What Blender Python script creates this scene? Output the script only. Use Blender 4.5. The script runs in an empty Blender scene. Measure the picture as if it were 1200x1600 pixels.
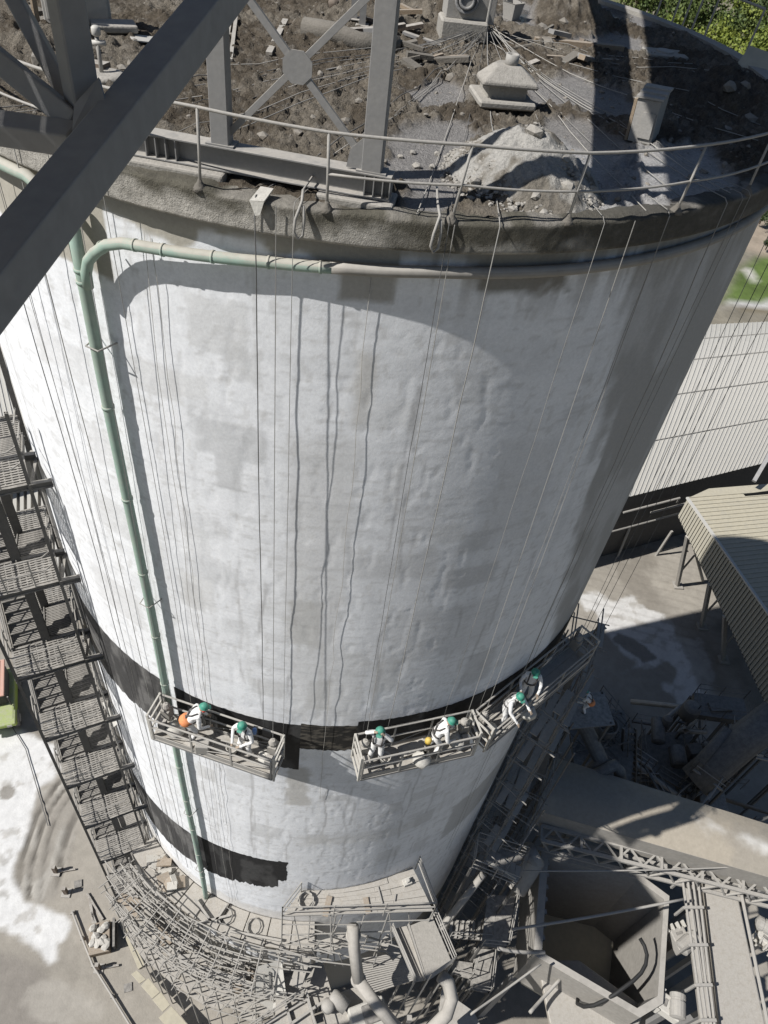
import bpy, math, random
import numpy as np
from mathutils import Vector, Matrix
random.seed(7); rng = np.random.default_rng(7)
S = bpy.context.scene
COL = S.collection
V = Vector
# ------------------------------------------------------------------ camera, sky, sun, exposure
CAM = V((0, -18.86, 35.25))
FW = V((0.0660, 0.7016, -0.7095)).normalized()
RT = V((0.9897, 0.0140, 0.1059 + 0.0)).normalized()
PITCH, ROLL, YAW, FPX = 0.788779, 0.149570, 0.093963, 1162.448
FW = V((math.sin(YAW) * math.cos(PITCH), math.cos(YAW) * math.cos(PITCH), -math.sin(PITCH)))
_r = V((math.cos(YAW), -math.sin(YAW), 0)); _u = _r.cross(FW)
RT = math.cos(ROLL) * _r + math.sin(ROLL) * _u
UP = -math.sin(ROLL) * _r + math.cos(ROLL) * _u
cd = bpy.data.cameras.new('camera'); cam = bpy.data.objects.new('camera', cd); COL.objects.link(cam)
cd.sensor_fit = 'VERTICAL'; cd.sensor_height = 36; cd.lens = FPX / 1600 * 36
cd.clip_start = .1; cd.clip_end = 3000
m3 = Matrix((RT, UP, -FW)).transposed(); cam.matrix_world = Matrix.Translation(CAM) @ m3.to_4x4()
S.camera = cam
SUN_EL, SUN_DIR = math.radians(46.5), V((-.948, -.318, 0)).normalized()      # horizontal direction towards the sun
w = bpy.data.worlds.new('World'); S.world = w; w.use_nodes = True
nt = w.node_tree; bg = nt.nodes['Background']
sky = nt.nodes.new('ShaderNodeTexSky'); sky.sky_type = 'NISHITA'; sky.sun_disc = False
sky.sun_elevation = SUN_EL; sky.sun_rotation = math.atan2(SUN_DIR.x, SUN_DIR.y)
sky.air_density = 1.0; sky.dust_density = 1.0; sky.ozone_density = 3.0; sky.altitude = 300
nt.links.new(sky.outputs[0], bg.inputs[0]); bg.inputs[1].default_value = .05
sd = bpy.data.lights.new('sun', 'SUN'); sun = bpy.data.objects.new('sun', sd); COL.objects.link(sun)
sd.energy = 4.9; sd.angle = math.radians(.55); sd.color = (1, .975, .94)
to_sun = V((SUN_DIR.x * math.cos(SUN_EL), SUN_DIR.y * math.cos(SUN_EL), math.sin(SUN_EL)))
sun.rotation_euler = to_sun.to_track_quat('Z', 'Y').to_euler()
S.view_settings.view_transform = 'Standard'; S.view_settings.look = 'None'
S.view_settings.exposure = 0.15; S.view_settings.gamma = 1
S.render.engine = 'CYCLES'; S.cycles.max_bounces = 6; S.cycles.diffuse_bounces = 3

# ------------------------------------------------------------------ survey helpers (points of the place, measured on known levels)
R = 9.0; RR = 9.24; ZT = 31.0; G = -13.0
def ray(x, y): return FW * FPX + RT * (x - 600) - UP * (y - 800)
def at(x, y, z):                       # point of level z
    v = ray(x, y); return CAM + v * ((z - CAM.z) / v.z)
def near(x, y, d):                     # point d metres ahead
    return CAM + ray(x, y) * (d / FPX)
def onwall(x, y, rad=R):               # point of the round wall
    v = ray(x, y); a = v.x**2 + v.y**2; b = 2 * (CAM.x * v.x + CAM.y * v.y); c = CAM.x**2 + CAM.y**2 - rad**2
    t = (-b - math.sqrt(max(0, b * b - 4 * a * c))) / (2 * a); return CAM + v * t
def wp(th, z, rad=R):
    t = math.radians(th); return V((rad * math.sin(t), -rad * math.cos(t), z))
def ang(p): return math.degrees(math.atan2(p.x, -p.y))
def atl(lst, z): return [at(x, y, z) for x, y in lst]

# ------------------------------------------------------------------ noise in numpy
def _h(ix, iy, s):
    n = (ix.astype(np.int64) * 374761393 + iy.astype(np.int64) * 668265263 + s * 974634777) & 0x7fffffff
    n = ((n ^ (n >> 13)) * 1274126177) & 0x7fffffff
    return ((n ^ (n >> 16)) & 0xffff) / 65535.0
def vn(x, y, s=0):
    ix = np.floor(x); iy = np.floor(y); fx = x - ix; fy = y - iy
    fx = fx * fx * (3 - 2 * fx); fy = fy * fy * (3 - 2 * fy)
    a = _h(ix, iy, s); b = _h(ix + 1, iy, s); c = _h(ix, iy + 1, s); d = _h(ix + 1, iy + 1, s)
    return (a * (1 - fx) + b * fx) * (1 - fy) + (c * (1 - fx) + d * fx) * fy
def fbm(x, y, s=0, o=4, g=.5):
    r = 0; a = 1; t = 0
    for k in range(o):
        r = r + a * vn(x * 2**k + k * 17.3, y * 2**k - k * 9.1, s + k); t += a; a *= g
    return r / t
def sst(a, b, x): t = np.clip((x - a) / (b - a), 0, 1); return t * t * (3 - 2 * t)
def polymask(X, Y, pts, soft=.3):      # 1 inside a polygon, soft edge in metres
    n = len(pts); ins = np.zeros(X.shape, bool); dist = np.full(X.shape, 1e9)
    for i in range(n):
        x1, y1 = pts[i][0], pts[i][1]; x2, y2 = pts[(i + 1) % n][0], pts[(i + 1) % n][1]
        c = ((y1 > Y) != (y2 > Y)) & (X < (x2 - x1) * (Y - y1) / ((y2 - y1) or 1e-9) + x1); ins ^= c
        dx, dy = x2 - x1, y2 - y1; t = np.clip(((X - x1) * dx + (Y - y1) * dy) / (dx * dx + dy * dy + 1e-12), 0, 1)
        dist = np.minimum(dist, np.hypot(X - x1 - t * dx, Y - y1 - t * dy))
    sd_ = np.where(ins, dist, -dist); return sd_ if soft is None else sst(-soft, soft, sd_)

# ------------------------------------------------------------------ materials
def mk(name):
    m = bpy.data.materials.new(name); m.use_nodes = True
    return m, m.node_tree.nodes, m.node_tree.links, m.node_tree.nodes['Principled BSDF']
DUST = (.415, .39, .35)
def dusty(name, base, dust=.75, rough=.85, metal=0, scale=6, bump=.25, dcol=DUST, var=.25, lo=.15):
    """a painted or bare thing with cement dust lying on its upward faces"""
    m, n, l, b = mk(name)
    geo = n.new('ShaderNodeNewGeometry'); tc = n.new('ShaderNodeTexCoord')
    sx = n.new('ShaderNodeSeparateXYZ'); l.new(geo.outputs['True Normal'], sx.inputs[0])
    no = n.new('ShaderNodeTexNoise'); no.inputs['Scale'].default_value = scale; no.inputs['Detail'].default_value = 6; no.inputs['Roughness'].default_value = .65
    l.new(tc.outputs['Object'], no.inputs['Vector'])
    mr = n.new('ShaderNodeMapRange'); mr.inputs[1].default_value = .1; mr.inputs[2].default_value = .8
    l.new(sx.outputs['Z'], mr.inputs[0])
    mu = n.new('ShaderNodeMath'); mu.operation = 'MULTIPLY_ADD'; l.new(mr.outputs[0], mu.inputs[0]); mu.inputs[1].default_value = dust; mu.inputs[2].default_value = lo
    nn = n.new('ShaderNodeMapRange'); nn.inputs[1].default_value = .35; nn.inputs[2].default_value = .62; nn.inputs[3].default_value = .55; nn.inputs[4].default_value = 1.15
    l.new(no.outputs[0], nn.inputs[0])
    m2 = n.new('ShaderNodeMath'); m2.operation = 'MULTIPLY'; m2.use_clamp = True; l.new(mu.outputs[0], m2.inputs[0]); l.new(nn.outputs[0], m2.inputs[1])
    hv = n.new('ShaderNodeMix'); hv.data_type = 'RGBA'
    hv.inputs[6].default_value = tuple(c * (1 - var) for c in base) + (1,); hv.inputs[7].default_value = tuple(min(1, c * (1 + var)) for c in base) + (1,)
    n2 = n.new('ShaderNodeTexNoise'); n2.inputs['Scale'].default_value = scale * 3.3; n2.inputs['Detail'].default_value = 5
    l.new(tc.outputs['Object'], n2.inputs['Vector']); l.new(n2.outputs[0], hv.inputs[0])
    dv = n.new('ShaderNodeMix'); dv.data_type = 'RGBA'
    dv.inputs[6].default_value = tuple(c * .78 for c in dcol) + (1,); dv.inputs[7].default_value = tuple(c * 1.12 for c in dcol) + (1,); l.new(n2.outputs[0], dv.inputs[0])
    mx = n.new('ShaderNodeMix'); mx.data_type = 'RGBA'; l.new(m2.outputs[0], mx.inputs[0]); l.new(hv.outputs[2], mx.inputs[6]); l.new(dv.outputs[2], mx.inputs[7])
    l.new(mx.outputs[2], b.inputs['Base Color']); b.inputs['Roughness'].default_value = rough; b.inputs['Metallic'].default_value = metal
    bp = n.new('ShaderNodeBump'); bp.inputs['Strength'].default_value = bump; bp.inputs['Distance'].default_value = .02
    l.new(n2.outputs[0], bp.inputs['Height']); l.new(bp.outputs[0], b.inputs['Normal'])
    return m
def vcol(name, rough=.9, scale=30, bump=.5, dist=.02, var=.22, scale2=140, spec=.3, wet=None):
    """albedo from the colour layer of the mesh, with fine grain on top"""
    m, n, l, b = mk(name)
    at_ = n.new('ShaderNodeVertexColor'); at_.layer_name = 'col'
    tc = n.new('ShaderNodeTexCoord')
    a = n.new('ShaderNodeTexNoise'); a.inputs['Scale'].default_value = scale; a.inputs['Detail'].default_value = 8; a.inputs['Roughness'].default_value = .7
    l.new(tc.outputs['Object'], a.inputs['Vector'])
    mr = n.new('ShaderNodeMapRange'); mr.inputs[1].default_value = .3; mr.inputs[2].default_value = .7; mr.inputs[3].default_value = 1 - var; mr.inputs[4].default_value = 1 + var
    l.new(a.outputs[0], mr.inputs[0])
    mx = n.new('ShaderNodeVectorMath'); mx.operation = 'SCALE'; l.new(at_.outputs[0], mx.inputs[0]); l.new(mr.outputs[0], mx.inputs['Scale'])
    l.new(mx.outputs[0], b.inputs['Base Color']); b.inputs['Roughness'].default_value = rough; b.inputs['Specular IOR Level'].default_value = spec
    if wet:
        l.new(at_.outputs['Alpha'], b.inputs['Roughness'])
    c = n.new('ShaderNodeTexNoise'); c.inputs['Scale'].default_value = scale2; c.inputs['Detail'].default_value = 4; l.new(tc.outputs['Object'], c.inputs['Vector'])
    ad = n.new('ShaderNodeMath'); ad.operation = 'ADD'; l.new(a.outputs[0], ad.inputs[0])
    hs = n.new('ShaderNodeMath'); hs.operation = 'MULTIPLY'; hs.inputs[1].default_value = .4; l.new(c.outputs[0], hs.inputs[0]); l.new(hs.outputs[0], ad.inputs[1])
    bp = n.new('ShaderNodeBump'); bp.inputs['Strength'].default_value = bump; bp.inputs['Distance'].default_value = dist
    l.new(ad.outputs[0], bp.inputs['Height']); l.new(bp.outputs[0], b.inputs['Normal'])
    return m
MT = dict(
    steel=dusty('grey_painted_steel', (.20, .20, .20), .9, .7, 0, 5, .12, lo=.18, var=.12),
    dark=dusty('dark_bluish_steel', (.235, .238, .248), .35, .65, 0, 3, .2, lo=.08, var=.2),
    galv=dusty('dusty_tube', (.30, .29, .27), .5, .7, 0, 9, .2, lo=.3),
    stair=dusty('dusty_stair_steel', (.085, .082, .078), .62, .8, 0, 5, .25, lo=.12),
    rust=dusty('rusty_dusty_steel', (.12, .085, .06), .8, .85, 0, 9, .3, lo=.15),
    black=dusty('black_paint_and_shade', (.035, .035, .037), .55, .75, 0, 5, .3, lo=.08),
    duct=dusty('dust_covered_duct', (.25, .235, .21), .9, .9, 0, 1.6, .25, lo=.3),
    board=dusty('dusty_board', (.30, .27, .225), .7, .9, 0, 5, .35, lo=.35),
    wood=dusty('weathered_wood', (.27, .20, .13), .35, .9, 0, 14, .4, lo=.15),
    conc=dusty('rough_concrete', (.27, .255, .225), .5, .92, 0, 7, .6, lo=.2),
    mudc=dusty('caked_mud', (.13, .118, .10), .35, .95, 0, 9, .8, lo=.1, dcol=(.24, .22, .19)),
    clod=dusty('mud_clods', (.16, .14, .115), .35, .95, 0, 3, .6, lo=.15, dcol=(.33, .31, .275), var=.4),
    loop_shade=dusty('loop_shadow_black', (.018, .018, .018), 0, .7, 0, 8, .1, lo=0),  # near-black, dust-free colour for the painted shadow loop on the apron
    shade_mach=dusty('shaded_dusty_machine', (.075, .073, .07), .55, .85, 0, 4, .3, lo=.12, dcol=(.27, .255, .23)),  # base and dust darkened for machinery in shade; shade is in the colour
    rope=dusty('grey_rope', (.26, .255, .24), .3, .9, 0, 30, .2, lo=.2),
    drope=dusty('dark_rope', (.10, .10, .10), .1, .9, 0, 30, .2, lo=.05),
    cable=dusty('pale_cable', (.40, .385, .35), .4, .8, 0, 30, .2, lo=.3),
    pipe=dusty('green_pipe', (.24, .40, .33), .95, .7, 0, 2.5, .1, lo=.42, dcol=(.44, .42, .36), var=.12),
    sheet=dusty('pale_sheet_metal', (.50, .485, .45), .35, .6, 0, 3, .1, lo=.2, dcol=(.52, .50, .45), var=.07),
    sheet2=dusty('tan_dusty_sheet', (.38, .36, .30), .8, .85, 0, 1.2, .15, lo=.4, dcol=(.47, .43, .33), var=.12),
    rock=dusty('grey_stone', (.22, .205, .18), .5, .95, 0, 10, .6, lo=.2),
    glove=dusty('work_glove', (.33, .25, .18), .2, .9, 0, 20, .2, lo=0),
    white=dusty('white_coverall', (.80, .79, .77), .15, .9, 0, 9, .5, lo=.08, var=.1),
    skin=dusty('skin', (.42, .24, .16), 0, .6, 0, 20, .1, lo=0, var=.08),
    helmet=dusty('green_helmet', (.010, .25, .17), .12, .6, 0, 14, .1, lo=.05, var=.25),
    red=dusty('red_plastic', (.55, .06, .04), .1, .5, 0, 8, .05, lo=0),
    orange=dusty('orange_cloth', (.75, .27, .10), .1, .9, 0, 8, .1, lo=0),
    blue=dusty('blue_plastic', (.10, .22, .50), .1, .5, 0, 8, .05, lo=0),
    boot=dusty('dark_boots', (.05, .045, .04), .3, .8, 0, 8, .2, lo=.1),
    strap=dusty('dark_harness', (.06, .055, .055), .1, .8, 0, 20, .1, lo=.05),
    yellow=dusty('yellow_plastic', (.65, .45, .06), .2, .6, 0, 9, .1, lo=.05),
    bag=dusty('white_bag', (.55, .53, .48), .4, .9, 0, 9, .4, lo=.1),
    lime=dusty('lime_paint', (.33, .44, .06), .45, .6, 0, 5, .15, lo=.12, var=.2),
    salmon=dusty('faded_salmon_paint', (.66, .36, .27), .2, .6, 0, 3, .08, lo=.08, var=.08),
    tyre=dusty('tyre_rubber', (.04, .04, .04), .5, .9, 0, 9, .3, lo=.25),
    leaf=None, bark=dusty('bark', (.12, .09, .065), .1, .95, 0, 12, .5, lo=.05),
)
def leafmat(name, c1, c2):
    m, n, l, b = mk(name)
    oi = n.new('ShaderNodeTexCoord'); no = n.new('ShaderNodeTexNoise'); no.inputs['Scale'].default_value = .9; no.inputs['Detail'].default_value = 5
    l.new(oi.outputs['Object'], no.inputs['Vector']); mr = n.new('ShaderNodeMapRange'); mr.inputs[1].default_value = .35; mr.inputs[2].default_value = .65; l.new(no.outputs[0], mr.inputs[0])
    mx = n.new('ShaderNodeMix'); mx.data_type = 'RGBA'; mx.inputs[6].default_value = c1 + (1,); mx.inputs[7].default_value = c2 + (1,); l.new(mr.outputs[0], mx.inputs[0])
    l.new(mx.outputs[2], b.inputs['Base Color']); b.inputs['Roughness'].default_value = .7
    return m
LEAF = [leafmat('leaf_bright', (.10, .14, .02), (.20, .23, .035)), leafmat('leaf_mid', (.045, .075, .015), (.11, .14, .03)), leafmat('leaf_dark', (.025, .045, .012), (.06, .085, .022))]

# ------------------------------------------------------------------ mesh builder
class M:
    def __init__(s): s.v = []; s.f = []
    def add(s, vs, fs):
        o = len(s.v); s.v += [tuple(p) for p in vs]; s.f += [tuple(i + o for i in f) for f in fs]; return s
    def box(s, c, size, rot=None):
        a, b, d = size[0] / 2, size[1] / 2, size[2] / 2; c = V(c)
        vs = [V((x, y, z)) for x in (-a, a) for y in (-b, b) for z in (-d, d)]
        if rot is not None: vs = [rot @ p for p in vs]
        return s.add([p + c for p in vs], [(0, 1, 3, 2), (4, 6, 7, 5), (0, 4, 5, 1), (2, 3, 7, 6), (0, 2, 6, 4), (1, 5, 7, 3)])
    def bar(s, p, q, w_, h_, up=(0, 0, 1)):
        p, q = V(p), V(q); d = (q - p)
        if d.length < 1e-6: return s
        d.normalize(); up = V(up); x = d.cross(up)
        if x.length < 1e-4: x = d.cross(V((1, 0, 0)))
        x.normalize(); u = x.cross(d); vs = []
        for e in (p, q):
            for a, b in ((-1, -1), (1, -1), (1, 1), (-1, 1)): vs.append(e + x * (a * w_ / 2) + u * (b * h_ / 2))
        return s.add(vs, [(0, 3, 2, 1), (4, 5, 6, 7), (0, 1, 5, 4), (1, 2, 6, 5), (2, 3, 7, 6), (3, 0, 4, 7)])
    def ibeam(s, p, q, h_, w_, t=.02, up=(0, 0, 1)):
        p, q = V(p), V(q); u = V(up); d = (q - p).normalized(); x = d.cross(u).normalized(); u = x.cross(d)
        s.bar(p + u * (h_ / 2 - t / 2), q + u * (h_ / 2 - t / 2), w_, t, u); s.bar(p - u * (h_ / 2 - t / 2), q - u * (h_ / 2 - t / 2), w_, t, u)
        s.bar(p, q, t, h_ - 2 * t - .002, u); return s
    def tube(s, pts, r, n=6, caps=True):
        pts = [V(p) for p in pts]; k = len(pts); o = len(s.v); prev = None
        for i, p in enumerate(pts):
            d = (pts[min(i + 1, k - 1)] - pts[max(i - 1, 0)])
            if d.length < 1e-9: d = V((0, 0, 1))
            d.normalize()
            a = d.cross(prev) if prev is not None else d.cross(V((0, 0, 1)) if abs(d.z) < .9 else V((1, 0, 0)))
            if a.length < 1e-4: a = d.cross(V((1, 0, 0)))
            a.normalize(); b = d.cross(a); prev = -b if prev is None else prev
            prev = b.cross(d) if False else a.cross(d)
            rr = r[i] if isinstance(r, (list, tuple)) else r
            for j in range(n):
                t = 2 * math.pi * j / n; s.v.append(tuple(p + a * (rr * math.cos(t)) + b * (rr * math.sin(t))))
        for i in range(k - 1):
            for j in range(n):
                j2 = (j + 1) % n; s.f.append((o + i * n + j, o + i * n + j2, o + (i + 1) * n + j2, o + (i + 1) * n + j))
        if caps: s.f.append(tuple(o + j for j in range(n))[::-1]); s.f.append(tuple(o + (k - 1) * n + j for j in range(n)))
        return s
    def prism(s, pts, h_, axis=(0, 0, -1)):
        a = V(axis).normalized() * h_; n = len(pts); pts = [V(p) for p in pts]
        return s.add(pts + [p + a for p in pts], [tuple(range(n)), tuple(range(2 * n - 1, n - 1, -1))] + [(i, i + n, (i + 1) % n + n, (i + 1) % n) for i in range(n)])
    def lathe(s, c, prof, n=16, axis=None):
        o = len(s.v); c = V(c); Q = V(axis).normalized().to_track_quat('Z', 'Y').to_matrix() if axis is not None else Matrix.Identity(3)
        for r, z in prof:
            for j in range(n):
                t = 2 * math.pi * j / n; s.v.append(tuple(c + Q @ V((r * math.cos(t), r * math.sin(t), z))))
        for i in range(len(prof) - 1):
            for j in range(n):
                j2 = (j + 1) % n; s.f.append((o + i * n + j, o + i * n + j2, o + (i + 1) * n + j2, o + (i + 1) * n + j))
        s.f.append(tuple(o + j for j in range(n))[::-1]); s.f.append(tuple(o + (len(prof) - 1) * n + j for j in range(n))); return s
    def rock(s, c, r, sq=.7):
        c = V(c); Q = Matrix.Rotation(random.random() * 6.28, 3, 'Z') @ Matrix.Rotation(random.uniform(-.5, .5), 3, 'X')
        vs = []; ph = (1 + 5**.5) / 2
        for x, y, z in ICO[0]:
            k = r * random.uniform(.75, 1.2); p = Q @ V((x * k * 1.15, y * k * .9, z * k * sq)); vs.append(c + p)
        return s.add(vs, ICO[1])
    def build(s, name, mat, parent=None, smooth=False):
        me = bpy.data.meshes.new(name); me.from_pydata(s.v, [], s.f); me.update()
        if smooth: me.polygons.foreach_set('use_smooth', [True] * len(me.polygons))
        return link(name, me, mat, parent)
_p = (1 + 5**.5) / 2; _n = math.sqrt(1 + _p * _p)
ICO = ([(x / _n, y / _n, z / _n) for x, y, z in [(-1, _p, 0), (1, _p, 0), (-1, -_p, 0), (1, -_p, 0), (0, -1, _p), (0, 1, _p), (0, -1, -_p), (0, 1, -_p), (_p, 0, -1), (_p, 0, 1), (-_p, 0, -1), (-_p, 0, 1)]],
       [(0, 11, 5), (0, 5, 1), (0, 1, 7), (0, 7, 10), (0, 10, 11), (1, 5, 9), (5, 11, 4), (11, 10, 2), (10, 7, 6), (7, 1, 8), (3, 9, 4), (3, 4, 2), (3, 2, 6), (3, 6, 8), (3, 8, 9), (4, 9, 5), (2, 4, 11), (6, 2, 10), (8, 6, 7), (9, 8, 1)])
def link(name, me, mat, parent=None):
    o = bpy.data.objects.new(name, me); COL.objects.link(o)
    if mat is not None and not me.materials: me.materials.append(mat if not isinstance(mat, str) else MT[mat])
    if parent is not None:
        o.parent = parent
        if parent.type == 'EMPTY': o.matrix_parent_inverse = Matrix.Translation(-parent.location)
    return o
def thing(name, loc, label, cat, group=None):
    o = bpy.data.objects.new(name, None); COL.objects.link(o); o.location = loc; o.empty_display_size = .2
    return tag(o, label, cat, group)
def tag(o, label, cat, group=None, kind=None):
    o['label'] = label; o['category'] = cat
    if group: o['group'] = group
    if kind: o['kind'] = kind
    return o
def struct(o, kind='structure'): o['kind'] = kind; return o
def npmesh(name, P, F, cols=None, smooth=True):
    me = bpy.data.meshes.new(name); nv = len(P); nf = len(F); k = F.shape[1]
    me.vertices.add(nv); me.vertices.foreach_set('co', P.astype(np.float32).ravel())
    me.loops.add(nf * k); me.loops.foreach_set('vertex_index', F.astype(np.int32).ravel())
    me.polygons.add(nf); me.polygons.foreach_set('loop_start', np.arange(0, nf * k, k, dtype=np.int32))
    me.update(calc_edges=True); me.validate()
    if smooth: me.polygons.foreach_set('use_smooth', np.ones(nf, bool))
    if cols is not None:
        a = me.color_attributes.new('col', 'FLOAT_COLOR', 'POINT')
        if cols.shape[1] == 3: cols = np.concatenate([cols, np.ones((nv, 1))], 1)
        a.data.foreach_set('color', cols.astype(np.float32).ravel())
    return me
def gridfaces(nx, ny):
    i = np.arange(ny - 1)[:, None] * nx + np.arange(nx - 1)[None, :]
    return np.stack([i, i + 1, i + 1 + nx, i + nx], -1).reshape(-1, 4)
def mixc(c, col, m):
    return c * (1 - m[..., None]) + np.array(col) * m[..., None]
exec_parts = []
# ================================================================== ground
def ground_patch(name, x0, x1, y0, y1, step, zoff, colfn, hfn):
    xs = np.arange(x0, x1 + step / 2, step); ys = np.arange(y0, y1 + step / 2, step); X, Y = np.meshgrid(xs, ys)
    Z = G + zoff + hfn(X, Y)
    me = npmesh(name, np.stack([X, Y, Z], -1).reshape(-1, 3), gridfaces(len(xs), len(ys)), colfn(X, Y).reshape(-1, 3))
    return struct(link(name, me, GM))
GM = vcol('yard_ground', rough=.92, scale=1.7, bump=.5, dist=.05, var=.12, scale2=12)
P2 = lambda lst: [(p.x, p.y) for p in atl(lst, G)]
WHITE_L = P2([(-60, 1120), (60, 1150), (88, 1165), (92, 1205), (66, 1232), (50, 1275), (38, 1320), (24, 1370), (36, 1408), (66, 1416), (98, 1428), (106, 1450), (96, 1470), (86, 1464), (90, 1500), (78, 1506), (66, 1486), (34, 1474), (4, 1450), (-60, 1430)])
WHITE_R = P2([(896, 930), (935, 925), (965, 950), (990, 935), (1030, 960), (1058, 985), (1075, 1040), (1100, 1090), (1085, 1112), (1062, 1104), (1040, 1075), (1060, 1048), (1040, 1030), (1015, 1045), (975, 1050), (990, 1035), (960, 1010), (945, 990), (925, 960)])
WHITE_R2 = P2([(1040, 985), (1090, 1000), (1120, 1060), (1110, 1110), (1080, 1110), (1060, 1060)])
PIT_R = P2([(962, 985), (1010, 1010), (1024, 1028), (1005, 1038), (985, 1022), (955, 1000)])
TRK = at(150, 1310, G); TR0 = (TRK.x, TRK.y)
GREY = P2([(92, 1218), (64, 1238), (46, 1285), (34, 1330), (30, 1372), (38, 1402), (62, 1412), (82, 1400), (100, 1362), (128, 1300), (120, 1240), (105, 1215)])
TC = at(300, 1330, G)
def tracks(X, Y):
    m = sst(-.15, .25, polymask(X, Y, GREY, None) + (fbm(X * .9, Y * .9, 51, 4) - .5) * .9); rr = np.hypot(X - TC.x, Y - TC.y) + .5 * (fbm(X * .25, Y * .25, 52, 3) - .5)
    st = sst(.52, .85, .5 + .5 * np.sin(rr * 7.5 + 5 * vn(rr * .9, rr * 0, 53))) * sst(.15, .6, vn(rr * 1.9, rr * 0, 54)) * (.45 + .55 * sst(.35, .55, fbm(X * .9, Y * .9, 56, 4))); return m, st
def gcol(X, Y):
    n = fbm(X * .35, Y * .35, 3, 5); n2 = fbm(X * 1.7, Y * 1.7, 9, 4)
    c = np.array((.31, .285, .245)) * (.78 + .45 * n)[..., None]
    c = mixc(c, (.215, .195, .165), sst(.52, .68, fbm(X * .22, Y * .22, 31, 4)) * .75)
    e = (fbm(X * .8, Y * .8, 21, 5) - .5) * 3.2
    for poly, s, a in ((WHITE_L, .45, .95), (WHITE_R, .9, .72), (WHITE_R2, .9, .3)):
        d = polymask(X, Y, poly, None) + e * s * .55
        c = mixc(c, np.array((.66, .655, .64)), sst(-.22, .22, d) * a * (1 - .5 * sst(.58, .72, n2)))
    d = polymask(X, Y, PIT_R, None) + e * .2; c = mixc(c, (.25, .235, .21), sst(-.1, .12, d))
    # wheel tracks bending round the stair
    tr, st = tracks(X, Y)
    c = mixc(c, np.array((.29, .268, .235)), tr * .9); c = mixc(c, np.array((.12, .11, .095)), tr * st * .9); c = mixc(c, np.array((.42, .40, .36)), tr * (1 - st) * sst(.5, .7, fbm(X * 2, Y * .7, 77, 4)) * .6)
    c = mixc(c, np.array((.21, .19, .16)), (1 - sst(.42, .55, np.hypot(X - WC.x, Y - WC.y) + e * .08)) * .8)
    # yard tracks on the far side
    q = X * .25 + Y * .97; c = mixc(c, np.array((.17, .15, .13)), sst(.8, .98, .5 + .5 * np.sin(q * 7 + 2 * fbm(X * .3, Y * .3, 8))) * .22 * (X > 12) * (Y > 16))
    # damp mud towards the lower left
    d = polymask(X, Y, P2([(-80, 1455), (40, 1492), (75, 1530), (95, 1560), (120, 1620), (-80, 1660)]), None) + e * .3
    c = mixc(c, np.array((.235, .215, .19)), sst(-.3, .3, d) * .85)
    d = polymask(X, Y, P2([(45, 1545), (95, 1525), (140, 1545), (160, 1590), (100, 1610), (40, 1590)]), None) + e * .5
    c = mixc(c, np.array((.36, .335, .295)), sst(-.3, .3, d) * .8)
    return c
WC = at(11, 1239, G)
def gh(X, Y): return -.10 * tracks(X, Y)[0] * tracks(X, Y)[1] + .05 * fbm(X * .9, Y * .9, 4, 4) + .02 * fbm(X * 4, Y * 4, 14, 3)
ground_patch('yard_ground', -34, 40, -22, 36, .14, 0, gcol, gh)
FM = vcol('far_ground', rough=.95, scale=.25, bump=.4, dist=.3, var=.3, scale2=2)
def far_col(X, Y):
    n = fbm(X * .02, Y * .02, 5, 5); c = np.zeros(X.shape + (3,)) + np.array((.21, .19, .15)); c = mixc(c, (.13, .15, .03), sst(.42, .56, n) * (Y > 60))
    c = mixc(c, (.095, .14, .035), sst(-1, 1, polymask(X, Y, P2([(1130, 470), (1150, 425), (1190, 395), (1260, 400), (1300, 470), (1200, 472)]), None)))
    c = mixc(c, (.33, .27, .21), sst(-1, 1, polymask(X, Y, P2([(1150, 380), (1172, 345), (1300, 330), (1300, 395), (1195, 400)]), None)) * .8)
    c = mixc(c, (.45, .44, .42), sst(-.4, .4, polymask(X, Y, P2([(1135, 470), (1200, 468), (1300, 470), (1300, 480), (1200, 478), (1135, 479)]), None)))
    c = mixc(c, (.50, .48, .43), sst(-.4, .4, polymask(X, Y, P2([(1163, 418), (1172, 416), (1185, 432), (1176, 440)]), None)))
    c = mixc(c, (.17, .145, .10), sst(-.4, .4, polymask(X, Y, P2([(1130, 478), (1300, 480), (1300, 488), (1150, 486)]), None)) * .9)
    return c
xs = np.concatenate([np.linspace(-900, -40, 30), np.arange(-34, 140, 1.5), np.linspace(150, 1400, 40)]); ys = np.concatenate([np.linspace(-500, -25, 20), np.arange(-20, 150, 1.5), np.linspace(160, 2400, 60)])
X, Y = np.meshgrid(xs, ys); Z = G - .25 + 0 * X + 24 * sst(130, 420, Y) + 30 * sst(300, 900, Y) * fbm(X * .006, Y * .006, 2)
struct(link('far_ground', npmesh('far_ground', np.stack([X, Y, Z], -1).reshape(-1, 3), gridfaces(len(xs), len(ys)), far_col(X, Y).reshape(-1, 3)), FM))

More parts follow.
